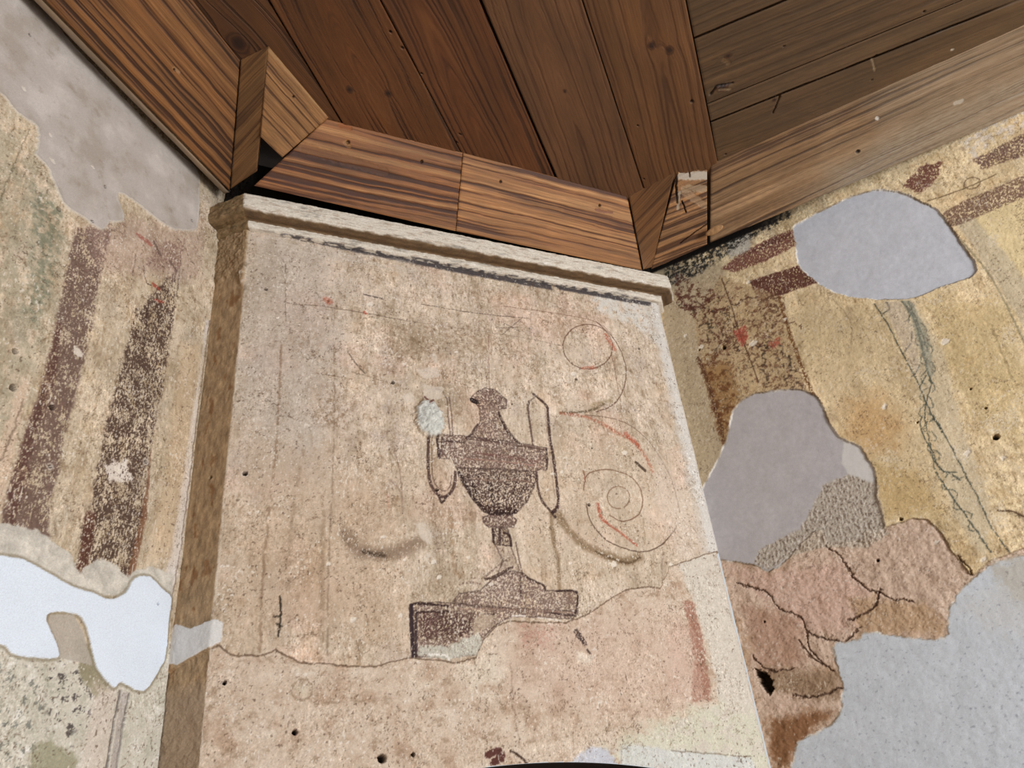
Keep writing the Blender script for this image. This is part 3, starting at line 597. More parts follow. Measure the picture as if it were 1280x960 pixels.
    knob = 1 - sst(0.3, 1.0, np.hypot((cv.U + 0.010) / 0.016, (cv.Z - 1.83) / 0.045)); cv.h += 0.010 * knob; cv.blend(sst(0.2, 0.8, knob) * sst(-0.2, 0.2, cv.N(0.015, 3, 99)), c8(196, 178, 158), 0.8)
    # arris: broken, paler
    ar = (1 - sst(0.001, 0.005, np.abs(cv.U - 0.003 - 0.006 * cv.N(0.05, 4, 100)))) * sst(-0.1, 0.2, cv.N(0.08, 3, 101)); cv.blend(ar, c8(206, 188, 164), 0.7)
    cv.h -= 0.004 * ar * cv.N(0.03, 3, 102)
    # grey filler bridging the return and its white end on the face
    rp = lambda p: ((lambda t: (-t[0], t[1]))(on_v(p, P1, tuple(_n(P0 - P1)))))
    gp = cv.sdf([rp(p) for p in [(214, 787), (220, 781), (238, 786), (262, 776)]] + [px((268, 774)), px((278, 778)), px((276, 802)), px((266, 807))] + [rp(p) for p in [(262, 808), (237, 822), (222, 831), (206, 829), (203, 815)]] + [(-RS - 0.03, 0.50), (-RS - 0.03, 0.62)], rag=0.004, rs=0.02, raw=True)
    mg = 1 - sst(-0.001, 0.002, gp); cv.c = cv.c * (1 - mg[..., None]) + c8(218, 212, 206) * mg[..., None]; cv.h += mg * 0.002
    cv.c *= (1 + 0.035 * perlin(cv.U / 0.004, cv.Z / 0.004, 5))[..., None]
    # gob of plaster stuck over the left handle
    q = px((537, 524)); w_u = (cv.U - q[0]) * 0.92 + (cv.Z - q[1]) * 0.25; w_z = (cv.Z - q[1]) * 0.95 - (cv.U - q[0]) * 0.35
    d = np.hypot(w_u / 0.058, w_z / 0.078) + 0.32 * cv.N(0.03, 4, 103, 1, 0.7)
    gob = 1 - sst(0.75, 1.0, d); cv.h += 0.032 * np.sqrt(np.clip(1 - d, 0, 1)) + gob * 0.007 * cv.N(0.012, 3, 104)
    cv.c = cv.c * (1 - gob[..., None]) + (c8(206, 203, 192) * (1 + 0.22 * cv.N(0.02, 4, 203, 1, 0.7)[..., None])) * gob[..., None]
    # bare flakes round the gob
    for pts in ([(520, 463), (545, 458), (552, 470), (530, 474)], [(503, 494), (515, 490), (520, 504), (506, 502)], [(528, 480), (556, 485), (550, 500), (530, 498)], [(518, 655), (530, 652), (540, 668), (538, 682), (528, 675)], [(527, 695), (540, 690), (536, 702)], [(535, 445), (545, 440), (548, 456)]):
        cv.blend(S(pts, soft=0.004, rag=0.012, rs=0.02, seed=int(pts[0][0])), c8(212, 196, 178), 0.6)
    for pts in ([(536, 505), (542, 500)], [(531, 496), (535, 500)]): cv.blend(cv.stroke(pts, 0.004, rag=0.004), c8(110, 64, 56), 0.8)
    for p, r in (((306, 592), 0.009), ((332, 361), 0.0065), ((491, 478), 0.0075), ((546, 612), 0.006), ((799, 435), 0.006), ((478, 948), 0.013), ((517, 943), 0.006), ((736, 631), 0.0055), ((281, 853), 0.006), ((369, 915), 0.009), ((740, 560), 0.003), ((640, 505), 0.003)): cv.hole_at(p, r, halo=0.003 if p[0] in (306, 491) else 0)
    qh = rp((263, 597)); cv.h -= 0.03 * (1 - sst(0.003, 0.006, np.hypot(cv.U - qh[0], cv.Z - qh[1])))
    for p, r in (((347, 397), 0.005), ((716, 468), 0.010), ((461, 381), 0.010), ((766, 706), 0.011), ((570, 440), 0.006), ((478, 671), 0.006), ((684, 612), 0.005), ((702, 590), 0.006), ((585, 697), 0.006), ((548, 722), 0.007), ((613, 731), 0.007), ((712, 705), 0.005), ((505, 700), 0.005), ((541, 703), 0.008), ((505, 455), 0.006), ((410, 705), 0.006), ((322, 640), 0.004), ((500, 770), 0.006), ((440, 775), 0.008), ((700, 545), 0.004), ((545, 560), 0.004), ((690, 592), 0.006), ((838, 706), 0.007), ((780, 566), 0.01)): cv.chip(p, r)
    cv.hole_at((720, 474), 0.005)
    cv.blend(sst(2.185, 2.20, cv.Z), c8(44, 36, 30))  # shade of the cavity behind the cornice, put into the colour above the moulding
    # regions
    cv.r[(low < 0) & (cv.U > 0.0)] = 2
    cv.r[(area_ < 0.002) & (low > 0)] = 1
    cv.r[(urn > 0.5) & (low > 0)] = 1
    cv.r[gob > 0.5] = 3
    cv.r[gp < 0] = 4
    cv.hole[(cv.Z < arch_z(cv.U)) & (np.abs(cv.U - ARCH_X) < ARCH_H)] = True
    return cv.build('wall_back', breast_pos, (M_PLASTER,), {
        1: ('painted_urn', 'faded purplish brown painted urn with looped handles on a plinth', M_PLASTER),
        2: ('bare_undercoat', 'older pinkish plaster coat laid bare below the painting', M_PLASTER),
        3: ('plaster_lump', 'whitish lump of plaster stuck over the left handle', M_PATCH),
        4: ('plaster_patch', 'grey filler patch across the narrow return', M_PATCH)})

# ================================================================== RIGHT WALL
def right_wall():
    px = lambda p: on_v(p, P3, DR)
    cv = Canvas(0.0, 1.95, -0.12, TOP, 0.003, px)
    cv.base((224, 198, 152), 110)
    S = lambda pts, **k: cv.poly(pts, **k)
    er = cv.N(0.012, 4, 111, 1.6, 0.75)
    # stains: ochre fields, greyer band along the corner
    cv.blend(S([(820, 330), (905, 330), (905, 420), (925, 520), (890, 620), (880, 700), (840, 500)], soft=0.02, rag=0.03, seed=112), c8(184, 162, 128), 0.85)
    cv.blend(S([(1000, 370), (1110, 400), (1150, 520), (1190, 640), (1110, 650), (1050, 540), (1000, 440)], soft=0.06, rag=0.06, seed=113), c8(208, 182, 136), 0.6)
    cv.blend(S([(1060, 500), (1100, 495), (1130, 530), (1120, 560), (1080, 570), (1055, 540)], soft=0.06, rag=0.06, rs=0.06, seed=114), c8(206, 158, 98), 0.7)
    cv.blend(S([(1090, 580), (1150, 590), (1180, 640), (1110, 648), (1098, 620)], soft=0.03, rag=0.04, seed=115), c8(194, 158, 96), 0.6)
    cv.blend(S([(1150, 370), (1280, 380), (1280, 560), (1210, 520), (1170, 440)], soft=0.06, rag=0.08, rs=0.08, seed=116), c8(204, 174, 116), 0.6)
    cv.blend(S([(1215, 270), (1330, 220), (1330, 380), (1240, 330)], soft=0.02, rag=0.03, seed=117), c8(224, 198, 142), 0.8)
    cv.blend(S([(1190, 275), (1210, 300), (1250, 360), (1330, 500), (1330, 420), (1260, 320), (1215, 270)], soft=0.008, rag=0.01, seed=118), c8(196, 178, 146), 0.75)
    cv.blend(S([(1096, 378), (1140, 374), (1180, 440), (1200, 520), (1240, 640), (1230, 700), (1190, 640), (1160, 520), (1130, 430)], soft=0.012, rag=0.02, seed=119), c8(206, 186, 150), 0.8)
    # painted bands at the top
    def flake(m, col, k, t=0.12):
        t -= 0.12
        cv.blend(m * (1 - sst(t, t + 0.2, er + 0.2 * cv.N(0.05, 3, 120))), c8(*col), k)
    flake(S([(1170, 272), (1201, 253), (1330, 198), (1330, 226), (1201, 281), (1180, 285)], soft=0.004, rag=0.006, seed=121), (126, 92, 76), 0.85)
    flake(S([(1215, 200), (1330, 140), (1330, 176), (1228, 212)], soft=0.006, rag=0.014, seed=122), (116, 84, 74), 0.85)
    flake(S([(1128, 232), (1150, 208), (1178, 202), (1172, 222), (1150, 242)], soft=0.006, rag=0.02, seed=123), (122, 72, 60), 0.9, 0.2)
    flake(S([(902, 336), (925, 316), (962, 298), (1000, 283), (1002, 303), (962, 324), (918, 340)], soft=0.005, rag=0.012, seed=124), (128, 74, 64), 0.88, 0.2)
    flake(S([(930, 320), (960, 300), (990, 290), (990, 296), (950, 312)], soft=0.004, rag=0.008, seed=125), (96, 54, 48), 0.5, 0.1)
    flake(S([(936, 351), (1001, 331), (1026, 352), (985, 366), (948, 376)], soft=0.004, rag=0.008, seed=126), (104, 58, 48), 0.92, 0.25)
    cv.blend(cv.stroke([(1160, 251), (1200, 238), (1245, 218)], 0.0028, rag=0.004), c8(120, 96, 66), 0.8)
    cv.blend(np.abs(cv.sdf([(px((1215, 229))[0] + 0.028 * math.cos(t), px((1215, 229))[1] + 0.028 * math.sin(t)) for t in np.linspace(0, 6, 20)], raw=True, closed=False)) < 0.003, c8(130, 104, 76), 0.7)
    cv.blend(S([(1200, 165), (1290, 118), (1290, 150), (1215, 200), (1205, 190)], soft=0.01, rag=0.03, seed=127) * sst(-0.1, 0.2, cv.N(0.025, 4, 128)), c8(212, 196, 180), 0.8)
    cv.blend(S([(905, 300), (940, 285), (938, 312), (912, 322)], soft=0.008, rag=0.02, seed=129), c8(196, 190, 178), 0.8)
    sm = S([(826, 360), (836, 322), (905, 290), (985, 262), (990, 270), (915, 312), (872, 345)], soft=0.012, rag=0.03, seed=130); cv.blend(sm * sst(-0.2, 0.1, cv.N(0.02, 4, 131, 1, 0.7)), c8(52, 50, 46), 0.9)  # black shadow gap under the right cornice board, painted onto the wall
    # upright framed panel of foliage near the corner
    fol = S([(868, 400), (900, 345), (968, 368), (985, 420), (1005, 480), (1022, 510), (916, 520), (905, 560), (893, 520), (875, 450)], soft=0.008, rag=0.02, seed=132)
    cv.blend(fol, c8(190, 158, 112), 0.7)
    cv.blend(S([(880, 460), (910, 450), (925, 500), (905, 550), (893, 510)], soft=0.02, rag=0.03, seed=133), c8(164, 116, 62), 0.65)
    sp = cv.N(0.035, 4, 236, 1, 0.75); sp2 = cv.N(0.02, 4, 237, 1, 0.75)
    cv.blend(fol * sst(0.12, 0.26, sp), c8(118, 72, 50), 0.55); cv.blend(fol * sst(0.2, 0.32, sp2), c8(84, 66, 52), 0.5)
    cv.blend(S([(842, 340), (862, 350), (900, 365), (905, 390), (870, 400), (846, 385)], soft=0.01, rag=0.03, seed=238) * sst(0.02, 0.16, sp), c8(104, 58, 42), 0.8)
    cv.blend(S([(876, 440), (900, 440), (925, 520), (905, 565), (890, 520)], soft=0.008, rag=0.02, seed=239) * sst(-0.1, 0.2, sp), c8(122, 74, 38), 0.7)
    cv.blend(S([(945, 370), (975, 366), (985, 400), (970, 420), (952, 395)], soft=0.01, rag=0.03, seed=240) * sst(-0.05, 0.15, sp2), c8(110, 74, 54), 0.75)
    cv.blend(S([(965, 430), (985, 440), (1015, 500), (990, 495), (970, 465)], soft=0.01, rag=0.03, seed=241) * sst(0.0, 0.2, sp2), c8(96, 72, 56), 0.75)
    flake(cv.stroke([(974, 372), (982, 400), (990, 425), (1003, 460), (1015, 490), (1026, 505)], 0.007, soft=0.004, rag=0.008, seed=134), (118, 70, 34), 0.85, 0.15)
    flake(cv.stroke([(873, 448), (885, 480), (897, 520), (905, 550)], 0.009, soft=0.005, rag=0.012, seed=135), (104, 62, 38), 0.85, 0.15)
    cv.blend(cv.stroke([(902, 348), (915, 385), (922, 410), (936, 445), (948, 478)], 0.0022, rag=0.003, seed=1), c8(76, 48, 36), 0.75)
    for i in range(84):
        r_ = random.Random(200 + i); t = r_.random(); x = 866 + t * 110 + (r_.random() * 40 if i % 2 else 0); y = r_.uniform(372, 400) + (x - 866) * 0.9 * r_.random() + (60 * r_.random() if x > 950 else 12 * r_.random())
        pts = [(x, y)]
        a = r_.uniform(0, 6.28)
        for k in range(5): a += r_.uniform(0.2, 1.1) * r_.choice([-1, 1]); pts.append((pts[-1][0] + 5 * math.cos(a), pts[-1][1] + 5 * math.sin(a)))
        cv.blend(cv.stroke(pts, r_.choice([0.002, 0.003, 0.005]), soft=0.0025, rag=0.014, rs=0.02, seed=i) * sst(-0.25, 0.05, cv.N(0.015, 3, 136)), c8(*r_.choice([(92, 58, 44), (110, 66, 48), (80, 64, 50), (120, 84, 60)])), 0.75)
    for pts, w_ in (([(845, 365), (856, 380), (872, 385), (885, 375), (893, 368)], 0.008), ([(846, 345), (852, 372)], 0.007)): cv.blend(cv.stroke(pts, w_, soft=0.005, rag=0.016, rs=0.02, seed=7) * sst(-0.3, 0.0, er), c8(104, 58, 44), 0.8)
    cv.blend(cv.stroke([(945, 437), (950, 415), (962, 424), (966, 430)], 0.0018), c8(130, 90, 66), 0.6)
    rw = 1 - sst(0.05, 0.3, er); cv.blend(cv.poly([(916, 414), (932, 406), (935, 424), (928, 434)], soft=0.006, rag=0.022, rs=0.02) * rw, c8(190, 80, 62), 0.85); cv.blend(cv.poly([(959, 428), (974, 421), (977, 430), (966, 435)], soft=0.005, rag=0.02, rs=0.02) * rw, c8(186, 88, 66), 0.8)
    # pendant chain of leaves
    g = c8(96, 104, 92)
    for pts, w_ in (([(1093, 380), (1112, 410), (1129, 443), (1148, 480), (1163, 515), (1184, 550), (1205, 590), (1222, 622), (1240, 660), (1262, 690)], 0.0026), ([(1128, 377), (1143, 400), (1152, 430), (1160, 465), (1165, 480)], 0.004), ([(1135, 377), (1150, 410), (1160, 440)], 0.0025),
                    ([(1163, 482), (1158, 505), (1156, 520), (1160, 545), (1166, 565)], 0.0022), ([(1153, 520), (1150, 530), (1156, 548), (1162, 560), (1168, 575), (1180, 590)], 0.0024), ([(1166, 565), (1172, 583), (1183, 590), (1196, 590)], 0.0022), ([(1170, 590), (1180, 606), (1200, 635), (1222, 665), (1238, 690)], 0.0032),
                    ([(1140, 415), (1138, 430), (1128, 442)], 0.003), ([(1108, 378), (1112, 386), (1104, 392)], 0.0026), ([(1150, 455), (1146, 465), (1140, 470)], 0.0022), ([(1158, 470), (1150, 484)], 0.002), ([(1140, 380), (1136, 398), (1130, 402)], 0.002), ([(1166, 520), (1172, 530), (1178, 540)], 0.004), ([(1186, 590), (1200, 600)], 0.003), ([(1190, 600), (1205, 596)], 0.002)):
        cv.blend(cv.stroke(pts, w_, soft=0.0018, rag=0.006, rs=0.03, seed=int(pts[0][0]) % 40) * (1 - sst(0.15, 0.35, er)), g * 0.78, 0.8)
    spine = curve([(1134, 376), (1148, 410), (1158, 445), (1160, 480), (1158, 510), (1163, 545), (1172, 580), (1190, 618), (1215, 655)], 6)
    for i in range(3, len(spine) - 1, 2):
        x, y = spine[i]; dx_, dy_ = spine[i + 1] - spine[i - 1]; L_ = math.hypot(dx_, dy_); dx_ /= L_; dy_ /= L_; sd = 1 if (i // 2) % 2 else -1; k = 1.0 if i < 24 else 0.75
        nx, ny = -dy_ * sd, dx_ * sd
        lf = [(x, y), (x + nx * 6 * k + dx_ * 4, y + ny * 6 * k + dy_ * 4), (x + nx * 9 * k + dx_ * 12 * k, y + ny * 9 * k + dy_ * 12 * k), (x + nx * 5 * k + dx_ * 17 * k, y + ny * 5 * k + dy_ * 17 * k)]
        cv.blend(cv.stroke(lf, 0.0024, soft=0.002, rag=0.008, rs=0.02, seed=i) * (1 - sst(0.0, 0.3, er)), g * 0.85, 0.7)
    cv.blend(S([(1127, 376), (1140, 376), (1160, 420), (1168, 470), (1160, 470), (1148, 430), (1140, 400)], soft=0.004, rag=0.01, seed=137), c8(146, 146, 128), 0.6)
    cv.blend(S([(1104, 378), (1126, 378), (1142, 410), (1150, 470), (1140, 460), (1120, 415)], soft=0.004, rag=0.01, seed=138) * (1 - sst(0.0, 0.2, er)), c8(190, 168, 146), 0.6)
    cv.blend(cv.stroke([(1201, 300), (1235, 341), (1262, 390), (1300, 470)], 0.0035, soft=0.003, rag=0.006), c8(132, 124, 96), 0.6)
    cv.blend(cv.stroke([(1238, 405), (1252, 440), (1266, 475)], 0.003, soft=0.003, rag=0.01), c8(140, 116, 78), 0.5)
    cv.blend(cv.stroke([(1040, 372), (1062, 400), (1065, 430)], 0.0015, rag=0.008), c8(130, 108, 80), 0.5)
    cv.blend(cv.stroke([(1248, 638), (1268, 640), (1290, 652)], 0.0035, rag=0.006), c8(90, 66, 46), 0.8)
    for pts in ([(1250, 412), (1268, 404), (1272, 428), (1256, 432)], [(1230, 300), (1245, 290), (1248, 312)], [(1225, 530), (1270, 505), (1275, 530), (1240, 548)], [(1190, 560), (1205, 555), (1212, 580), (1196, 576)], [(1235, 640), (1255, 632), (1260, 660), (1240, 664)], [(1105, 565), (1120, 560), (1124, 576), (1108, 578)]):
        cv.blend(S(pts, soft=0.006, rag=0.03, rs=0.02, seed=int(pts[0][1])) * sst(-0.1, 0.15, er), c8(222, 204, 174), 0.75)
    # --- older coats laid bare low down
    low = cv.sdf([(885, 700), (897, 697), (943, 706), (962, 714), (991, 692), (1010, 668), (1029, 663), (1034, 678), (1077, 675), (1081, 664), (1105, 660), (1140, 648), (1160, 650), (1178, 668), (1190, 690), (1215, 720), (1240, 700), (1400, 640), (1400, 1100), (850, 1100)], rag=0.006, rs=0.03, seed=139, m=0.3)
    ml = 1 - sst(-0.0015, 0.0015, low)
    cc = np.zeros_like(cv.c) + c8(208, 178, 154)
    def ct(m, col, k):
        nonlocal cc
        m = np.clip(m * k, 0, 1)[..., None]; cc = cc * (1 - m) + c8(*col) * m
    a = cv.N(0.08, 5, 140, 1, 0.65); ct(sst(0, 0.35, a), (200, 168, 142), 0.8); ct(sst(0, 0.35, -a), (184, 146, 112), 0.7)
    ct(S([(905, 705), (960, 715), (1050, 700), (1090, 740), (1060, 790), (1010, 790), (970, 760), (930, 730)], soft=0.03, rag=0.05, seed=141), (204, 164, 144), 0.7)
    ct(S([(1035, 680), (1150, 650), (1190, 690), (1210, 730), (1150, 760), (1080, 730)], soft=0.015, rag=0.03, seed=142), (198, 168, 144), 0.8)
    ct(S([(1060, 745), (1160, 755), (1180, 790), (1080, 795)], soft=0.02, rag=0.03, seed=143), (182, 144, 104), 0.75)
    ct(S([(1030, 660), (1105, 640), (1105, 664), (1035, 680)], soft=0.01), (176, 150, 124), 0.8)
    ct(S([(925, 755), (1000, 770), (1005, 830), (950, 840)], soft=0.03, rag=0.04, seed=144), (178, 134, 108), 0.7)
    ct(S([(950, 835), (1048, 840), (1048, 870), (1000, 880), (965, 860)], soft=0.02, rag=0.03, seed=145), (150, 118, 86), 0.75)
    ct(S([(960, 900), (1010, 885), (1040, 890), (1000, 930), (975, 975), (962, 940)], soft=0.02, rag=0.03, seed=146), (140, 90, 52), 0.85)
    ct(S([(955, 875), (985, 862), (1030, 880), (1000, 895), (960, 895)], soft=0.015, rag=0.03, seed=147), (204, 170, 146), 0.7)
    ct(S([(938, 690), (985, 672), (1010, 668), (990, 695), (962, 716)], soft=0.01, rag=0.02, seed=148), (160, 132, 104), 0.7)
    cv.c = cv.c * (1 - ml[..., None]) + cc * ml[..., None]
    cv.h -= ml * (0.006 - 0.008 * cv.N(0.06, 4, 149, 1, 0.65))
    cr = [[(1085, 660), (1090, 664)], [(1032, 683), (1048, 692), (1060, 712), (1080, 733), (1098, 740), (1120, 750), (1128, 748), (1140, 752)], [(920, 728), (958, 740), (970, 757), (1000, 772), (1008, 790), (1030, 797), (1050, 802), (1062, 796), (1074, 784)],
          [(962, 714), (975, 696), (991, 688), (1004, 672), (1012, 664)], [(1008, 792), (1012, 812), (1030, 830), (1042, 838)], [(998, 800), (1012, 820), (1028, 830)], [(1050, 860), (1020, 870), (990, 868)], [(1035, 680), (1060, 675), (1078, 677)], [(1198, 695), (1210, 710), (1215, 720)], [(940, 820), (960, 838), (990, 836)], [(1100, 735), (1090, 760), (1060, 775)]]
    for i, pts in enumerate(cr):
        m = cv.stroke(pts, 0.003, soft=0.002, rag=0.014, rs=0.03, seed=i + 3); cv.h -= 0.006 * m; cv.blend(m, c8(84, 56, 40), 0.75)
    cv.blend(1 - sst(0.001, 0.004, np.abs(low)), c8(110, 84, 56), 0.55)
    cv.grit(150, 0.6)
    # --- filler patches
    def patch(pts, col, rid, dh, seed, rim=(214, 206, 194), rag=0.008):
        d = cv.sdf(curve(pts, 3, True), rag=rag, rs=0.03, seed=seed, m=0.3); m = 1 - sst(-0.0015, 0.0015, d)
        t = c8(*col) * (1 + 0.05 * cv.N(0.09, 5, seed + 1)[..., None] + 0.05 * cv.N(0.02, 3, seed + 2)[..., None])
        cv.c = cv.c * (1 - m[..., None]) + t * m[..., None]
        side = sst(-0.2, 0.25, cv.N(0.12, 3, seed + 3)); r1 = 1 - sst(0.0015, 0.005, np.abs(d)); cv.blend(r1 * side, c8(*rim), 0.85); cv.blend(r1 * (1 - side), c8(120, 96, 66), 0.6)
        cv.h = cv.h * (1 - 0.8 * m) + m * (dh + 0.0015 * cv.N(0.1, 3, seed + 4)); cv.r[d < 0] = rid; return d
    patch([(991, 285), (1005, 275), (1036, 258), (1074, 242), (1101, 237), (1132, 242), (1149, 251), (1170, 261), (1187, 282), (1208, 314), (1220, 331), (1215, 345), (1177, 358), (1142, 372), (1101, 374), (1060, 370), (1032, 360), (1012, 345), (998, 331), (995, 307)], (198, 199, 208), 1, -0.006, 160, rag=0.008)
    patch([(916, 513), (933, 496), (950, 491), (991, 486), (1012, 491), (1026, 503), (1036, 527), (1050, 547), (1074, 558), (1087, 578), (1094, 592), (1096, 623), (1105, 660), (1081, 664), (1077, 675), (1034, 678), (1029, 664), (1012, 668), (991, 692), (962, 714), (943, 706), (897, 699), (884, 700), (872, 650), (874, 620), (886, 595), (900, 568), (910, 541)], (186, 178, 178), 2, -0.006, 170, rag=0.008)
    cv.blend(S([(1054, 548), (1076, 560), (1092, 592), (1092, 604), (1068, 602), (1052, 580)], soft=0.004, rag=0.008, seed=175), c8(214, 208, 200), 0.85)
    rough = S([(1030, 605), (1060, 592), (1098, 606), (1098, 623), (1110, 668), (1084, 684), (1028, 684), (990, 694), (962, 712), (942, 704), (950, 686), (1000, 660)], soft=0.006, rag=0.012, seed=176)
    cv.blend(rough, c8(186, 168, 146), 0.9); q = cv.N(0.016, 4, 177, 1.8, 0.7); cv.blend(rough * sst(0.1, 0.3, q), c8(116, 92, 78), 0.8); cv.blend(rough * sst(0.1, 0.3, -q), c8(216, 204, 188), 0.7); cv.h += rough * 0.005 * q
    patch([(1400, 660), (1280, 693), (1262, 698), (1245, 703), (1217, 722), (1195, 745), (1186, 770), (1180, 798), (1130, 796), (1085, 790), (1070, 800), (1042, 805), (1046, 830), (1053, 858), (1051, 882), (1044, 902), (1016, 918), (996, 930), (992, 950), (978, 1000), (978, 1080), (1400, 1080)], (198, 203, 210), 3, -0.004, 180, rag=0.012)
    cv.blend(S([(1235, 705), (1300, 690), (1300, 760), (1262, 750)], soft=0.02, rag=0.04, seed=186), c8(192, 182, 164), 0.75)
    cv.blend(S([(1195, 760), (1240, 730), (1300, 760), (1300, 800), (1240, 790)], soft=0.03, rag=0.06, seed=187), c8(202, 200, 196), 0.55)
    q = cv.N(0.012, 3, 188, 0.8); cv.tint((cv.r == 3) * sst(0.3, 0.5, q), (0.82, 0.82, 0.84))
    cv.c *= (1 + 0.035 * perlin(cv.U / 0.004, cv.Z / 0.004, 7))[..., None]
    cv.blend(sst(2.285, 2.30, cv.Z) * (1 - sst(0.5, 0.8, cv.U)), c8(40, 34, 30))  # near the corner the darkness behind the boards is painted on the wall top
    # broken hole at the corner
    d = cv.sdf([(942, 836), (956, 840), (964, 850), (966, 862), (962, 868), (952, 858)], rag=0.012, rs=0.015, seed=189); m = 1 - sst(-0.003, 0.003, d); cv.h -= 0.07 * m; cv.blend(m, c8(60, 42, 30), 0.9)
    for p, r in (((905, 434), 0.011), ((1245, 546), 0.011), ((1126, 649), 0.006), ((1097, 700), 0.006), ((874, 437), 0.006), ((1213, 486), 0.004), ((1232, 510), 0.004), ((955, 777), 0.004), ((1147, 528), 0.004)): cv.hole_at(p, r)
    for p, r in (((1180, 428), 0.013), ((940, 430), 0.014), ((981, 399), 0.006), ((1105, 508), 0.008), ((1208, 567), 0.010), ((1253, 573), 0.008), ((876, 434), 0.010), ((935, 353), 0.008), ((1170, 678), 0.008), ((1229, 700), 0.008), ((1104, 510), 0.008), ((856, 420), 0.008)): cv.chip(p, r)
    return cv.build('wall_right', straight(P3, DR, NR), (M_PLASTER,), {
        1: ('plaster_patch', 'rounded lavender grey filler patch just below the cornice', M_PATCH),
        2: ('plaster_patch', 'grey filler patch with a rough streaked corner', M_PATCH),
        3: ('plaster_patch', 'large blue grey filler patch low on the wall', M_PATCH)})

WL = left_wall(); WB = middle_wall(); WR = right_wall()

# plain continuation of the walls outside the frame, the doorway below the arch, floor
boxmesh('wall_left', [slab(P0 + DL * 1.06, P0 + DL * 5.5, FLOOR, TOP, -0.2), slab(P0, P0 + DL * 1.06, FLOOR, -0.118, -0.2), slab(P0 - NL * 0.1, P0 + DL * 1.06 - NL * 0.1, -0.118, TOP, -0.1)], M_WALL)['kind'] = 'structure'
boxmesh('wall_right', [slab(P3 + DR * 1.95, P3 + DR * 5.2, FLOOR, TOP, 0.2), slab(P3, P3 + DR * 1.95, FLOOR, -0.118, 0.2), slab(P3 - NR * 0.1, P3 + DR * 1.95 - NR * 0.1, -0.118, TOP, 0.1)], M_WALL)['kind'] = 'structure'
ax0, ax1 = P1[0] + ARCH_X - ARCH_H, P1[0] + ARCH_X + ARCH_H
boxmesh('wall_back', [slab((P1[0], 2.33), (ax0, 2.33), FLOOR, -0.098, 0.3), slab((ax1, 2.33), (P2[0], 2.33), FLOOR, -0.098, 0.3), slab(P0, P1, FLOOR, -0.098, 0.05), slab(P2, P3, FLOOR, -0.098, 0.05)], M_WALL)['kind'] = 'structure'
def doorway():
    n = 40; us = np.linspace(-ARCH_H, ARCH_H, n); z = arch_z(us + ARCH_X)
    prof = [(ax0, FLOOR)] + [(P1[0] + ARCH_X + a, b) for a, b in zip(us, z)] + [(ax1, FLOOR)]
    vs = [(x, 2.336, zz + ZC) for x, zz in prof] + [(x, 2.62, zz + ZC) for x, zz in prof]; k = len(prof)
    fs = [(i, i + 1, k + i + 1, k + i) for i in range(k - 1)] + [tuple(k + i for i in range(k))]
    me = bpy.data.meshes.new('door_1'); me.from_pydata(vs, [], fs); me.materials.append(M_DARK); me.update()
    o = bpy.data.objects.new('door_1', me); COL.objects.link(o); o['kind'] = 'structure'
doorway()
fl = boxmesh('floor', [[(-4.5, -3.0, FLOOR - 0.1), (6, -3.0, FLOOR - 0.1), (6, 3, FLOOR - 0.1), (-4.5, 3, FLOOR - 0.1), (-4.5, -3.0, FLOOR), (6, -3.0, FLOOR), (6, 3, FLOOR), (-4.5, 3, FLOOR)]], M_FLOOR); fl['kind'] = 'structure'

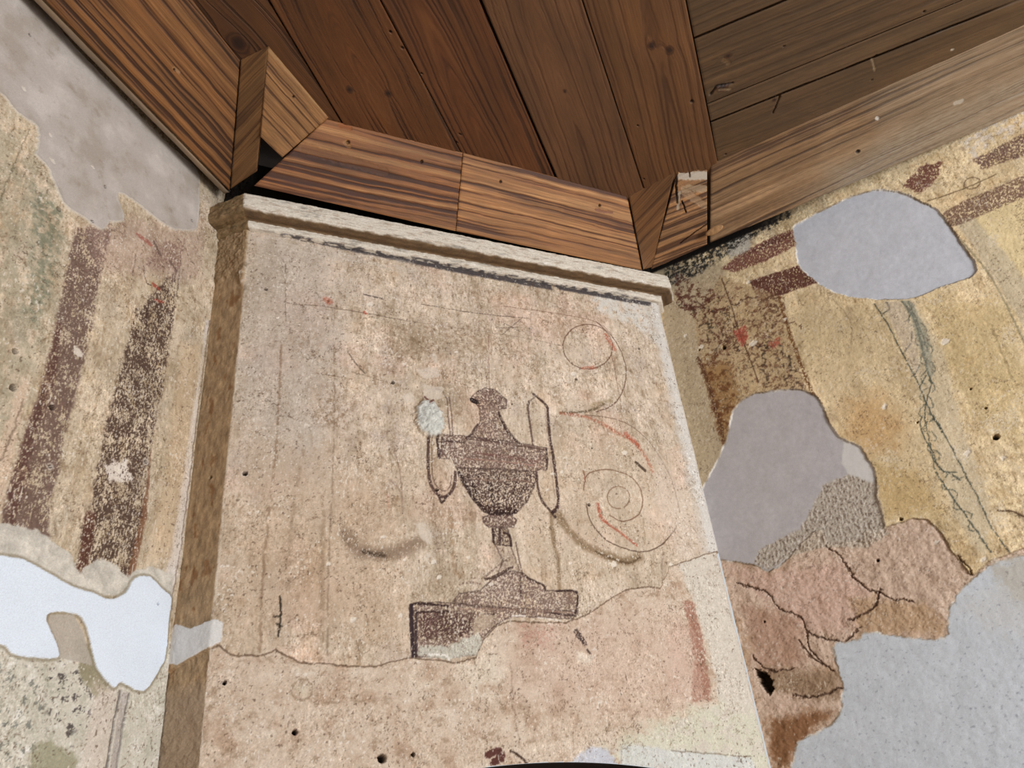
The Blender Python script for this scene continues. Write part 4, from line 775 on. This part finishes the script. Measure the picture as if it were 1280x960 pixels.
# ================================================================== PLASTER MOULDING over the middle wall
def moulding():
    prof = [(0.000, 2.050), (0.012, 2.052), (0.020, 2.057), (0.022, 2.068), (0.020, 2.080), (0.026, 2.086), (0.045, 2.084), (0.066, 2.088), (0.074, 2.096), (0.076, 2.110), (0.074, 2.150), (0.072, 2.168), (0.060, 2.174), (0.0, 2.176)]
    prof = np.array(prof); L = np.r_[0, np.cumsum(np.linalg.norm(np.diff(prof, axis=0), axis=1))]
    v = np.arange(0, L[-1], 0.0022); D = np.interp(v, L, prof[:, 0]); Z = np.interp(v, L, prof[:, 1])
    pts = [P0, P1, P2, P3]; dirs = [_n(pts[i + 1] - pts[i]) for i in range(3)]; nrm = [np.array([d[1], -d[0]]) for d in dirs]
    # mitred offsets
    off = [(-DL * -1.0)]      # at the left wall the section lies in that wall
    offs = [DL / (DL @ nrm[0])]
    for i in range(2):
        m = _n(nrm[i] + nrm[i + 1]); offs.append(m / (m @ nrm[i]))
    offs.append(DR / (DR @ nrm[2]) if abs(DR @ nrm[2]) > 0.3 else nrm[2])
    us = []; seg = []
    for i in range(3):
        n = max(3, int(np.linalg.norm(pts[i + 1] - pts[i]) / 0.0025)); t = np.linspace(0, 1, n, endpoint=(i == 2)); us.append(t); seg.append(np.full(n, i))
    t = np.concatenate(us); sg = np.concatenate(seg)
    A = np.array(pts)[sg]; B = np.array(pts)[sg + 1]; OA = np.array(offs)[sg]; OB = np.array(offs)[sg + 1]
    base = A + (B - A) * t[:, None]; of = OA + (OB - OA) * t[:, None]
    ulen = np.r_[0, np.cumsum(np.linalg.norm(np.diff(base, axis=0), axis=1))]
    U, V = np.meshgrid(ulen, v)
    h = (0.0032 + 0.006 * (U < RS)) * fbm(U * 0.5, V, 0.02, 4, 300, 0.7) + 0.002 * fbm(U, V, 0.1, 3, 301)
    DD = D[:, None] + h * (D[:, None] > 0.004)
    P = np.dstack([base[None, :, 0] + of[None, :, 0] * DD, base[None, :, 1] + of[None, :, 1] * DD, np.repeat(Z[:, None], len(t), 1) + 0.3 * h])
    white = c8(210, 198, 180); col = np.zeros(P.shape, np.float32) + white
    a = fbm(U * 0.35, V, 0.018, 4, 302, 0.7)[..., None]; col = col * (1 - 0.55 * sst(0.05, 0.45, a)) + c8(182, 158, 134) * 0.55 * sst(0.05, 0.45, a)
    col = col * (1 - 0.5 * sst(0.2, 0.5, -a)) + c8(236, 232, 226) * 0.5 * sst(0.2, 0.5, -a)
    a = fbm(U * 0.12, V, 0.010, 4, 312, 0.75)[..., None]; col = col * (1 - 0.6 * sst(0.12, 0.4, a)) + c8(150, 126, 104) * 0.6 * sst(0.12, 0.4, a)
    a = fbm(U * 0.2, V, 0.03, 4, 313, 0.7)[..., None]; col *= 1 - 0.22 * sst(0.1, 0.5, a)
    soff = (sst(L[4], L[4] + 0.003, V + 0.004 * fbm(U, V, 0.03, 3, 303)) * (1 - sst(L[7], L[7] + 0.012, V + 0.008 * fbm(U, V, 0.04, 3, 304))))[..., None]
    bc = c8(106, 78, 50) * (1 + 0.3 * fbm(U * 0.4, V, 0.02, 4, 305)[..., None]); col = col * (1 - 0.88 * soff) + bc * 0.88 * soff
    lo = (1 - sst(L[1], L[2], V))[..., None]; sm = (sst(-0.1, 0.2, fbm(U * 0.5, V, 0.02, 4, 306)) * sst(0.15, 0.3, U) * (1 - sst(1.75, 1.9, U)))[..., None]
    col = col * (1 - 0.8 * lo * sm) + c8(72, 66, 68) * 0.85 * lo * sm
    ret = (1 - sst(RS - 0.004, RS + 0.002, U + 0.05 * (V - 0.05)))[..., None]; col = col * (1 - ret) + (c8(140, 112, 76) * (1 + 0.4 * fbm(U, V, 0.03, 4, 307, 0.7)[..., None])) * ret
    col *= 1 + 0.10 * fbm(U, V, 0.006, 2, 308)[..., None]
    nv, nu = U.shape; I = np.arange(nv * nu).reshape(nv, nu); Q = np.stack([I[:-1, :-1], I[:-1, 1:], I[1:, 1:], I[1:, :-1]], -1).reshape(-1, 4)
    o = mesh_from('trim_1', P.reshape(-1, 3), Q, col.reshape(-1, 3), None, M_PLASTER)
    tag(o, 'whitish worn plaster moulding running between the painted urn panel and the wooden cornice', 'moulding'); recenter(o)['kind'] = 'structure'; return o
moulding()

# ================================================================== TIMBER
def wood_tex(s, t, seed, base, light, dark, freq=60.0, contrast=1.0, heart=None, knots=(), streak=1.0, grey=None):
    """s along the grain, t across, metres -> colour, height"""
    g = t + 0.010 * fbm(s * 0.8, t * 3, 0.5, 3, seed) + 0.004 * fbm(s, t * 3, 0.15, 3, seed + 2)
    if heart:
        t0, s0, k = heart; tt = t - t0 + 0.02 * fbm(s, t * 0, 0.6, 2, seed + 8)
        hh = np.sqrt(tt ** 2 + (0.012 + k * (s - s0)) ** 2); g = hh + 0.003 * fbm(s, t * 2, 0.1, 3, seed + 3)
    km = 0.0; kd = 9.0
    for ks, kt, kr in knots:
        ds = s - ks; dt = t - kt; e = np.exp(-(ds / (3.5 * kr)) ** 2) * np.exp(-np.abs(dt) / (2.5 * kr)); g = g - np.sign(dt) * kr * 0.9 * e * (1 - np.exp(-(dt / (kr * 0.5)) ** 2))
        r = np.hypot(ds / 1.3, dt) / kr + 0.25 * fbm(s, t, kr * 1.5, 2, seed + 4); kd = np.minimum(kd, r)
    n = perlin(g * freq, s * 0.35, seed + 5) + 0.6 * perlin(g * freq * 2.3, s * 0.7, seed + 6) + 0.35 * perlin(g * freq * 4.6, s * 1.6, seed + 16)
    line = sst(0.12, 0.55, n + 0.25 * fbm(s * 0.5, t, 0.12, 3, seed + 17)); pale = sst(0.1, 0.7, -n)
    fine = perlin(g * freq * 7, s * 2.5, seed + 7) * 0.6 + perlin(t * 900, s * 9, seed + 9) * 0.4
    c = np.zeros(s.shape + (3,), np.float32) + c8(*base)
    def mix(m, col):
        nonlocal c
        m = np.clip(m, 0, 1)[..., None]; c = c * (1 - m) + c8(*col) * m
    mix(pale * 0.6 * contrast, light); mix(line * 0.85 * contrast, dark)
    big = fbm(s * 0.5, t * 2, 0.25, 4, seed + 12); c *= (1 + 0.22 * big)[..., None]
    c *= (1 + 0.16 * streak * fine)[..., None]
    if grey is not None: mix(grey(s, t) * (0.65 + 0.5 * fine), (176, 164, 146))
    if knots:
        mix((1 - sst(0.85, 1.05, kd)) * 0.75, (58, 32, 18)); mix((1 - sst(0.35, 0.6, kd)) * 0.6, (36, 20, 14)); mix((1 - sst(0.02, 0.12, np.abs(kd - 0.72))) * 0.5, (110, 70, 40))
    h = -0.0022 * line * contrast + 0.0006 * fine
    return c, h

def quad_board(name, A, B, C_, D_, seed, th=0.022, step=0.003, axis=None, cfg=None, parent=None, nails=(), cracks=(), bow=0.0, cut=None, chips=()):
    """board face A(top start) B(top end) C(bottom end) D(bottom start), thickness away from the room"""
    A, B, C_, D_ = [np.array(p, float) for p in (A, B, C_, D_)]
    Lu = max(np.linalg.norm(B - A), np.linalg.norm(C_ - D_)); Lv = max(np.linalg.norm(D_ - A), np.linalg.norm(C_ - B))
    nu = max(4, int(Lu / step)); nv = max(4, int(Lv / step)); a = np.linspace(0, 1, nu); b = np.linspace(0, 1, nv); UU, VV = np.meshgrid(a, b)
    P = (A * (1 - UU[..., None]) + B * UU[..., None]) * (1 - VV[..., None]) + (D_ * (1 - UU[..., None]) + C_ * UU[..., None]) * VV[..., None]
    n = _n(np.cross(C_ - A, D_ - B)); cen = P.mean((0, 1))
    if n @ cen > 0: n = -n                        # towards the eye, at the origin
    ax = _n((B - A) if axis is None else np.array(axis, float)); ax = _n(ax - (ax @ n) * n); ay = np.cross(n, ax)
    O = A; s = ((P - O) @ ax).astype(np.float32); t = ((P - O) @ ay).astype(np.float32)
    cfg = dict(cfg or {})
    def loc(p):
        d = ray(p); k = (A @ n) / (d @ n); q = d * k - O; return q @ ax, q @ ay
    cfg['knots'] = [(*loc((x, y)), r) for x, y, r in cfg.get('knots', ())]
    if cfg.get('heart'):
        hx, hy, k = cfg['heart']; q = loc((hx, hy)); cfg['heart'] = (q[1], q[0], k)
    c, h = wood_tex(s + seed * 3.1, t + seed * 1.7, seed, **{**cfg, 'knots': [(k[0] + seed * 3.1, k[1] + seed * 1.7, k[2]) for k in cfg['knots']], 'heart': (cfg['heart'][0] + seed * 1.7, cfg['heart'][1] + seed * 3.1, cfg['heart'][2]) if cfg.get('heart') else None}) if True else None
    def seg(p, q):
        e = (q[0] - p[0], q[1] - p[1]); L = e[0] ** 2 + e[1] ** 2 + 1e-12; w1 = s + 0.004 * fbm(s, t, 0.03, 3, seed + 50); w2 = t + 0.004 * fbm(s, t, 0.03, 3, seed + 51)
        k = np.clip(((w1 - p[0]) * e[0] + (w2 - p[1]) * e[1]) / L, 0, 1); return np.hypot(w1 - p[0] - k * e[0], w2 - p[1] - k * e[1])
    for x, y, r in nails:
        q = loc((x, y)); d = np.hypot(s - q[0], t - q[1]); m = 1 - sst(r * 0.6, r, d); h = h - 0.008 * m; c = c * (1 - m[..., None] * 0.85) + c8(40, 28, 22) * m[..., None] * 0.85
    for pts, r in cracks:
        q = [loc(p) for p in pts]; d = np.min([seg(q[i], q[i + 1]) for i in range(len(q) - 1)], axis=0); m = 1 - sst(r * 0.5, r, d); h = h - 0.010 * m; c = c * (1 - m[..., None] * 0.8) + c8(38, 26, 20) * m[..., None] * 0.8
    for pts, r, cc, k in chips:
        q = [loc(p) for p in pts]; d = np.min([seg(q[i], q[min(i + 1, len(q) - 1)]) for i in range(max(1, len(q) - 1))], axis=0) + r * 0.5 * fbm(s, t, 0.02, 3, seed + 60); m = (1 - sst(r * 0.6, r, d)) * k; c = c * (1 - m[..., None]) + c8(*cc) * m[..., None]; h = h - 0.003 * m
    edge = np.minimum(np.minimum(UU, 1 - UU) * Lu, np.minimum(VV, 1 - VV) * Lv)
    h = h - 0.002 * (1 - sst(0, 0.006, edge)) + 0.001 * fbm(s, t, 0.08, 3, seed + 70)
    X = P + n * (h + bow * np.sin(np.pi * UU))[..., None]
    nr = vnormals(X); sgn = 1 if nr[nv // 2, nu // 2] @ n > 0 else -1
    I = np.arange(nv * nu).reshape(nv, nu); Q = np.stack([I[:-1, :-1], I[:-1, 1:], I[1:, 1:], I[1:, :-1]], -1).reshape(-1, 4)
    ring = np.r_[I[0, :-1], I[:-1, -1], I[-1, :0:-1], I[:0:-1, 0]]; m = len(ring)
    V = X.reshape(-1, 3); Cc = c.reshape(-1, 3); k = len(V)
    V2 = np.vstack([V, V[ring], V[ring] - n * th, [cen - n * th]]); C2 = np.vstack([Cc, Cc[ring], Cc[ring] * 0.9, [Cc.mean(0)]])
    i0 = k + np.arange(m); i1 = k + (np.arange(m) + 1) % m; side = np.stack([i0, i0 + m, i1 + m, i1], -1)
    # back as a low grid-less fan of quads
    cidx = k + 2 * m; e = np.arange(0, m, 2); back = np.stack([np.full(len(e), cidx), k + m + (e + 2) % m, k + m + (e + 1) % m, k + m + e], -1)
    if m % 2: back[-1] = [cidx, k + m, k + 2 * m - 1, k + 2 * m - 1 - 0] if False else back[-1]
    QQ = np.vstack([Q if sgn > 0 else Q[:, ::-1], side if sgn > 0 else side[:, ::-1], back if sgn > 0 else back[:, ::-1]])
    if cut is not None: pass
    sidn = np.zeros((m, 3)); 
    rp = V[ring] - cen; rp -= (rp @ n)[:, None] * n; sidn = rp / np.maximum(np.linalg.norm(rp, axis=1, keepdims=True), 1e-9)
    NRM = np.vstack([nr.reshape(-1, 3) * sgn, sidn, sidn, [-n]])
    return mesh_from(name, V2, QQ, C2, NRM, M_WOOD, parent, 1.04, 0.87)

# ---- ceiling: boards nailed to the underside of dark timber
ceil = boxmesh('ceiling', [[(-4.6, -1.6, TOP + 0.035), (6.2, -1.6, TOP + 0.035), (6.2, 3.0, TOP + 0.035), (-4.6, 3.0, TOP + 0.035), (-4.6, -1.6, TOP + 0.12), (6.2, -1.6, TOP + 0.12), (6.2, 3.0, TOP + 0.12), (-4.6, 3.0, TOP + 0.12)]], M_DARK); ceil['kind'] = 'structure'
def line_at_y(p, q, y):        # where the seam through pixels p, q crosses world y on the ceiling
    a, b = on_z(p, TOP), on_z(q, TOP); k = (y - a[1]) / (b[1] - a[1]); return a + (b - a) * k
RED = dict(base=(100, 64, 36), light=(122, 80, 46), dark=(58, 34, 20), freq=55, contrast=0.75)
BRN = dict(base=(108, 74, 48), light=(126, 90, 60), dark=(80, 50, 30), freq=60, contrast=0.65)
OLV = dict(base=(94, 70, 47), light=(118, 92, 64), dark=(78, 58, 38), freq=60, contrast=0.7)
seams = [((190, 0), (296, 110)), ((335, 0), (425, 150)), ((475, 0), (577, 192)), ((600, 0), (693, 218)), ((728, 0), (803, 230)), ((857, 0), (896, 196))]
bcfg = [dict(RED, knots=[(298, 55, 0.040)]), dict(RED, base=(108, 66, 34), knots=[(437, 112, 0.014), (485, 117, 0.014)], heart=(455, 95, 0.10), contrast=0.9), dict(RED, heart=(610, 190, 0.06), base=(104, 62, 33)), dict(BRN, heart=(720, 160, 0.05), knots=[(706, 114, 0.008)]), dict(BRN, base=(108, 72, 42), knots=[(815, 57, 0.016), (837, 63, 0.017)], heart=(840, 150, 0.05))]
gap = [(0.0, 0.004), (0.005, 0.0025), (0.002, 0.006), (0.008, 0.003), (0.003, 0.002)]
zoff = [0.004, -0.001, 0.002, -0.001, -0.004]
NL_ = [[], [(488, 40, 0.006), (503, 60, 0.006)], [(527, 92, 0.005), (575, 168, 0.006), (571, 178, 0.005)], [], [(865, 127, 0.009), (797, 157, 0.005), (805, 224, 0.005)]]
for i in range(5):
    y0, y1 = 0.1, (2.10, 2.12, 2.12, 2.12, 2.02)[i]
    l0, l1 = [line_at_y(*seams[i], y) for y in (y0, y1)]; r0, r1 = [line_at_y(*seams[i + 1], y) for y in (y0, y1)]
    dx = np.array([1.0, 0, 0]); z = np.array([0, 0, zoff[i]])
    quad_board('ceiling_board', l1 + dx * gap[i][0] + z, l0 + dx * gap[i][0] + z, r0 - dx * gap[i][1] + z, r1 - dx * gap[i][1] + z, 400 + i * 7, 0.025, 0.0035, cfg=bcfg[i], parent=ceil, nails=NL_[i], chips=[(([(598, 90), (599, 91)]), 0.004, (190, 150, 110), 0.7)] if i == 3 else [])
# one more board on the far side of the left cornice, out of the frame
def seam_dir(a, b):
    return on_z(a, TOP), on_z(b, TOP)
rs = [((868, 48), (983, 0)), ((884.5, 130), (1204, 0)), ((890, 152), (1246, 11)), ((897, 198), (1280, 32))]
jun = seams[5]
def cross2(l1, l2):
    a, b = [on_z(p, TOP) for p in l1]; c, d = [on_z(p, TOP) for p in l2]
    M_ = np.array([[b[0] - a[0], -(d[0] - c[0])], [b[1] - a[1], -(d[1] - c[1])]]); t, _ = np.linalg.solve(M_, (c - a)[:2]); return a + (b - a) * t
ends = [cross2(l, jun) for l in rs]
def far(l, L): a, b = [on_z(p, TOP) for p in l]; return a + _n(b - a) * L
e_up = line_at_y(*jun, 0.55)
d_ = _n(on_z(rs[0][1], TOP) - on_z(rs[0][0], TOP))
starts = [e_up] + ends; fars = [e_up + d_ * 1.7] + [far(l, 2.2) for l in rs]
starts[-1] = starts[-1] + np.array([0.05, 0.06, 0]); fars[-1] = fars[-1] + np.array([0.10, 0.08, 0])
rc = [dict(OLV), dict(OLV, knots=[(903, 110, 0.020), (910, 70, 0.012)], contrast=0.85), dict(OLV, base=(102, 78, 54), contrast=0.5), dict(OLV, base=(98, 74, 50), contrast=0.5, knots=[(968, 125, 0.008)])]
for i in range(4):
    A, B, C_, D_ = starts[i], fars[i], fars[i + 1], starts[i + 1]
    v = _n(D_ - A) * (0.004 if i else 0.0); v2 = _n(D_ - A) * 0.003; o = d_ * 0.004; z = np.array([0, 0, [0.002, -0.001, 0.0015, -0.001][i]])
    quad_board('ceiling_board', A + v + o + z, B + v + z, C_ - v2 + z, D_ - v2 + o + z, 460 + i * 7, 0.025, 0.0035, cfg=rc[i], parent=ceil,
               nails=[[], [(1155, 15, 0.006), (980, 58, 0.005)], [(1095, 70, 0.006), (970, 130, 0.006)], [(907, 193, 0.006), (1090, 100, 0.004)]][i],
               cracks=[[], [([(888, 118), (896, 108), (915, 104)], 0.006)], [], [([(975, 121), (966, 142)], 0.003)]][i],
               chips=[[], [([(900, 112), (912, 112)], 0.007, (176, 158, 128), 0.5), ([(905, 75), (910, 79)], 0.010, (150, 120, 84), 0.35)], [([(1080, 80), (1092, 75)], 0.006, (200, 184, 160), 0.7)], [([(1090, 72), (1094, 88)], 0.005, (176, 156, 128), 0.6), ([(1190, 62), (1191, 62)], 0.006, (210, 200, 186), 0.8)]][i])

# ---- sloping cornice boards between ceiling and walls
FAS = dict(base=(150, 100, 58), light=(190, 142, 92), dark=(62, 36, 20), freq=46, contrast=1.05, streak=2.0)
def cz(p, z): return on_z(p, z)
zl = 2.225
tl0, tl1 = cz((300, 76), TOP), cz((240, 0), TOP); bl0, bl1 = cz((287, 238), zl), cz((58, 2), zl + 0.03)
ext = 1.9
tlf = tl0 + (tl1 - tl0) * ext / np.linalg.norm(tl1 - tl0); blf = bl0 + (bl1 - bl0) * (ext + 0.1) / np.linalg.norm(bl1 - bl0)
o = quad_board('cornice_board', tl0, tlf, blf, bl0, 500, cfg=dict(FAS, base=(136, 90, 50), light=(164, 116, 70)), nails=[(216, 84, 0.004)], chips=[([(216, 82), (222, 86)], 0.008, (196, 160, 120), 0.5)])
tag(o, 'long brown ribbed sloping board running along the left wall under the ceiling', 'cornice board'); recenter(o)
# grey lath closing its lower edge
nlv = np.array([NL[0], NL[1], 0])
la, lb = bl0 - nlv * 0.004 + np.array([0, 0, -0.012]), blf - nlv * 0.004 + np.array([0, 0, -0.012])
o = quad_board('cornice_lath', la + nlv * 0.003, lb + nlv * 0.003, lb - nlv * 0.022 + np.array([0, 0, 0.004]), la - nlv * 0.022 + np.array([0, 0, 0.004]), 505, 0.010, cfg=dict(base=(158, 136, 112), light=(186, 166, 142), dark=(96, 76, 58), freq=60, contrast=0.8))
tag(o, 'thin greyish lath under the lower edge of the left cornice board', 'lath'); recenter(o)
# left block: a boxed knee of the cornice
def group_root(name, at, label, cat):
    o = bpy.data.objects.new(name, None); o.empty_display_size = 0.05; COL.objects.link(o); o.location = (at[0], at[1], at[2] + ZC); return tag(o, label, cat, kind='thing')
BL = group_root('corner_box', cz((305, 230), 2.23), 'projecting wooden box in the left corner with a dark triangular gap under its face', 'cornice box')
BR = group_root('corner_box', cz((825, 330), 2.19), 'small splintered wooden box in the right corner with a whitened broken top', 'cornice box')
o = quad_board('side_board', cz((301, 75), TOP), cz((335, 58), TOP), cz((321, 214), 2.235), cz((288, 236), 2.225), 510, th=0.010, axis=cz((345, 20), TOP) - cz((305, 60), 2.33), cfg=dict(FAS, base=(122, 86, 50), light=(142, 104, 66), dark=(76, 48, 28), freq=40, contrast=0.8), parent=BL)
o['label'] = 'narrow darker side board'
Bq = [cz((336, 58), TOP), cz((411, 147), TOP), cz((353, 197), 2.262), cz((326, 171), 2.275)]
o = quad_board('front_board', *Bq, 515, th=0.010, cfg=dict(FAS, base=(152, 108, 66), freq=60, contrast=0.8), chips=[([(335, 60), (410, 145)], 0.006, (190, 152, 106), 0.5)], nails=[(368, 122, 0.005)], parent=BL)
# middle boards, meeting at a butt joint
zm = 2.178
mt = [cz(p, TOP) for p in ((408, 149), (579, 191), (784, 245))]; mb = [cz(p, zm) for p in ((318, 232), (570, 289), (803, 338))]
e = np.array([0.0015, 0, 0])
o = quad_board('cornice_board', mt[0], mt[1] - e, mb[1] - e, mb[0], 520, cfg=dict(FAS, base=(142, 92, 52), dark=(66, 34, 18)), nails=[(435, 178, 0.008), (527, 202, 0.007)], chips=[([(432, 178), (436, 182)], 0.012, (178, 134, 84), 0.5), ([(425, 157), (438, 160)], 0.010, (160, 84, 30), 0.6), ([(380, 185), (480, 215)], 0.022, (120, 74, 40), 0.35)])
tag(o, 'left one of two butted cornice boards over the plaster moulding', 'cornice board'); recenter(o)
o = quad_board('cornice_board', mt[1] + e, mt[2], mb[2], mb[1] + e, 529, cfg=dict(FAS, base=(158, 108, 64), light=(196, 148, 98), dark=(76, 42, 24)), nails=[(626, 227, 0.007), (750, 257, 0.007)], chips=[([(745, 262), (765, 266)], 0.008, (110, 60, 50), 0.5)])
tag(o, 'right one of two butted cornice boards over the plaster moulding', 'cornice board'); recenter(o)
# right block
o = quad_board('side_board', cz((786, 245), TOP), cz((844, 213), TOP), cz((815, 334), 2.19), cz((804, 337), 2.175), 536, axis=cz((840, 230), TOP) - cz((800, 275), 2.33), cfg=dict(FAS, base=(122, 82, 46), light=(140, 100, 62), dark=(72, 44, 24), freq=42, contrast=0.8), th=0.010, parent=BR)
o['label'] = 'dark brown wedge shaped side board'
Dn = [cz((848, 213), TOP), cz((884, 210), TOP), cz((884, 306), 2.20), cz((814, 337), 2.185)]
o = quad_board('front_board', *Dn, 541, axis=cz((890, 250), 2.3) - cz((850, 265), 2.3), cfg=dict(FAS, base=(154, 112, 74), contrast=0.9), chips=[([(852, 220), (882, 220)], 0.022, (204, 194, 180), 0.85), ([(856, 236), (880, 236)], 0.02, (184, 160, 130), 0.7), ([(856, 240), (880, 256)], 0.020, (178, 148, 116), 0.6), ([(850, 240), (848, 262)], 0.007, (196, 184, 166), 0.7)], cracks=[([(846, 215), (845, 235), (847, 254)], 0.006), ([(853, 252), (858, 266)], 0.004), ([(862, 214), (862, 222)], 0.004), ([(850, 305), (884, 280)], 0.0025)], th=0.012, parent=BR)
o['label'] = 'splintered board with whitened broken top'
# long right board, bleached towards the window
tr0, tr1 = cz((889, 205), TOP), cz((1280, 30), TOP); br0, br1 = cz((888, 304), 2.21), cz((1280, 139), 2.315)
f = 1.6; trf = tr0 + (tr1 - tr0) * f; brf = br0 + (br1 - br0) * f
def gy(s, t):
    s = s - 548 * 3.1; t = t - 548 * 1.7; tt = np.abs(t); return np.clip(sst(0.25, 0.9, s + 0.25 * fbm(s, t, 0.2, 3, 5)) * 0.6 + sst(0.55, 0.95, tt / 0.33 + 0.15 * fbm(s, t, 0.15, 3, 6)) * sst(0.15, 0.55, s) * 0.75, 0, 0.9)
o = quad_board('cornice_board', tr0, trf, brf, br0, 548, cfg=dict(FAS, base=(134, 102, 70), light=(172, 140, 106), dark=(68, 46, 30), contrast=0.95, freq=38, grey=gy), nails=[(1067, 182, 0.010)], chips=[([(1092, 141), (1093, 142)], 0.008, (230, 224, 214), 0.9), ([(1188, 122), (1196, 119)], 0.010, (214, 206, 194), 0.6)])
tag(o, 'long weathered board along the right wall, bleached grey towards the frame edge', 'cornice board'); R_ = recenter(o)
# oval wooden plug at its left foot
def plug():
    c = cz((893, 288), 2.235); c = c * 0.988; u = _n(cz((905, 277), 2.235) - cz((882, 289), 2.235)); n = _n(-c); w_ = np.cross(n, u)
    vs = []; fs = []; N_ = 28
    rings = [(0.0, 1.0), (0.006, 1.0), (0.009, 0.86), (0.010, 0.5), (0.010, 0.02)]
    for hgt, k in rings:
        for i in range(N_):
            a = 2 * math.pi * i / N_; x = (0.030 + 0.012 * (abs(math.cos(a)) ** 0.5)) * math.cos(a) * k; y = 0.016 * math.sin(a) * k
            p = c + u * x + w_ * y + n * hgt; vs.append((p[0], p[1], p[2] + ZC))
    for r in range(len(rings) - 1):
        for i in range(N_): j = (i + 1) % N_; fs.append((r * N_ + i, r * N_ + j, (r + 1) * N_ + j, (r + 1) * N_ + i))
    me = bpy.data.meshes.new('wooden_plug'); me.from_pydata(vs, [], fs); me.materials.append(plain_mat('pale_pine', (168, 128, 86), 0.7, 60)); me.update()
    for p in me.polygons: p.use_smooth = True
    o = bpy.data.objects.new('wooden_plug', me); COL.objects.link(o); tag(o, 'small oval wooden plug at the lower left end of the right cornice board', 'plug'); recenter(o)
plug()
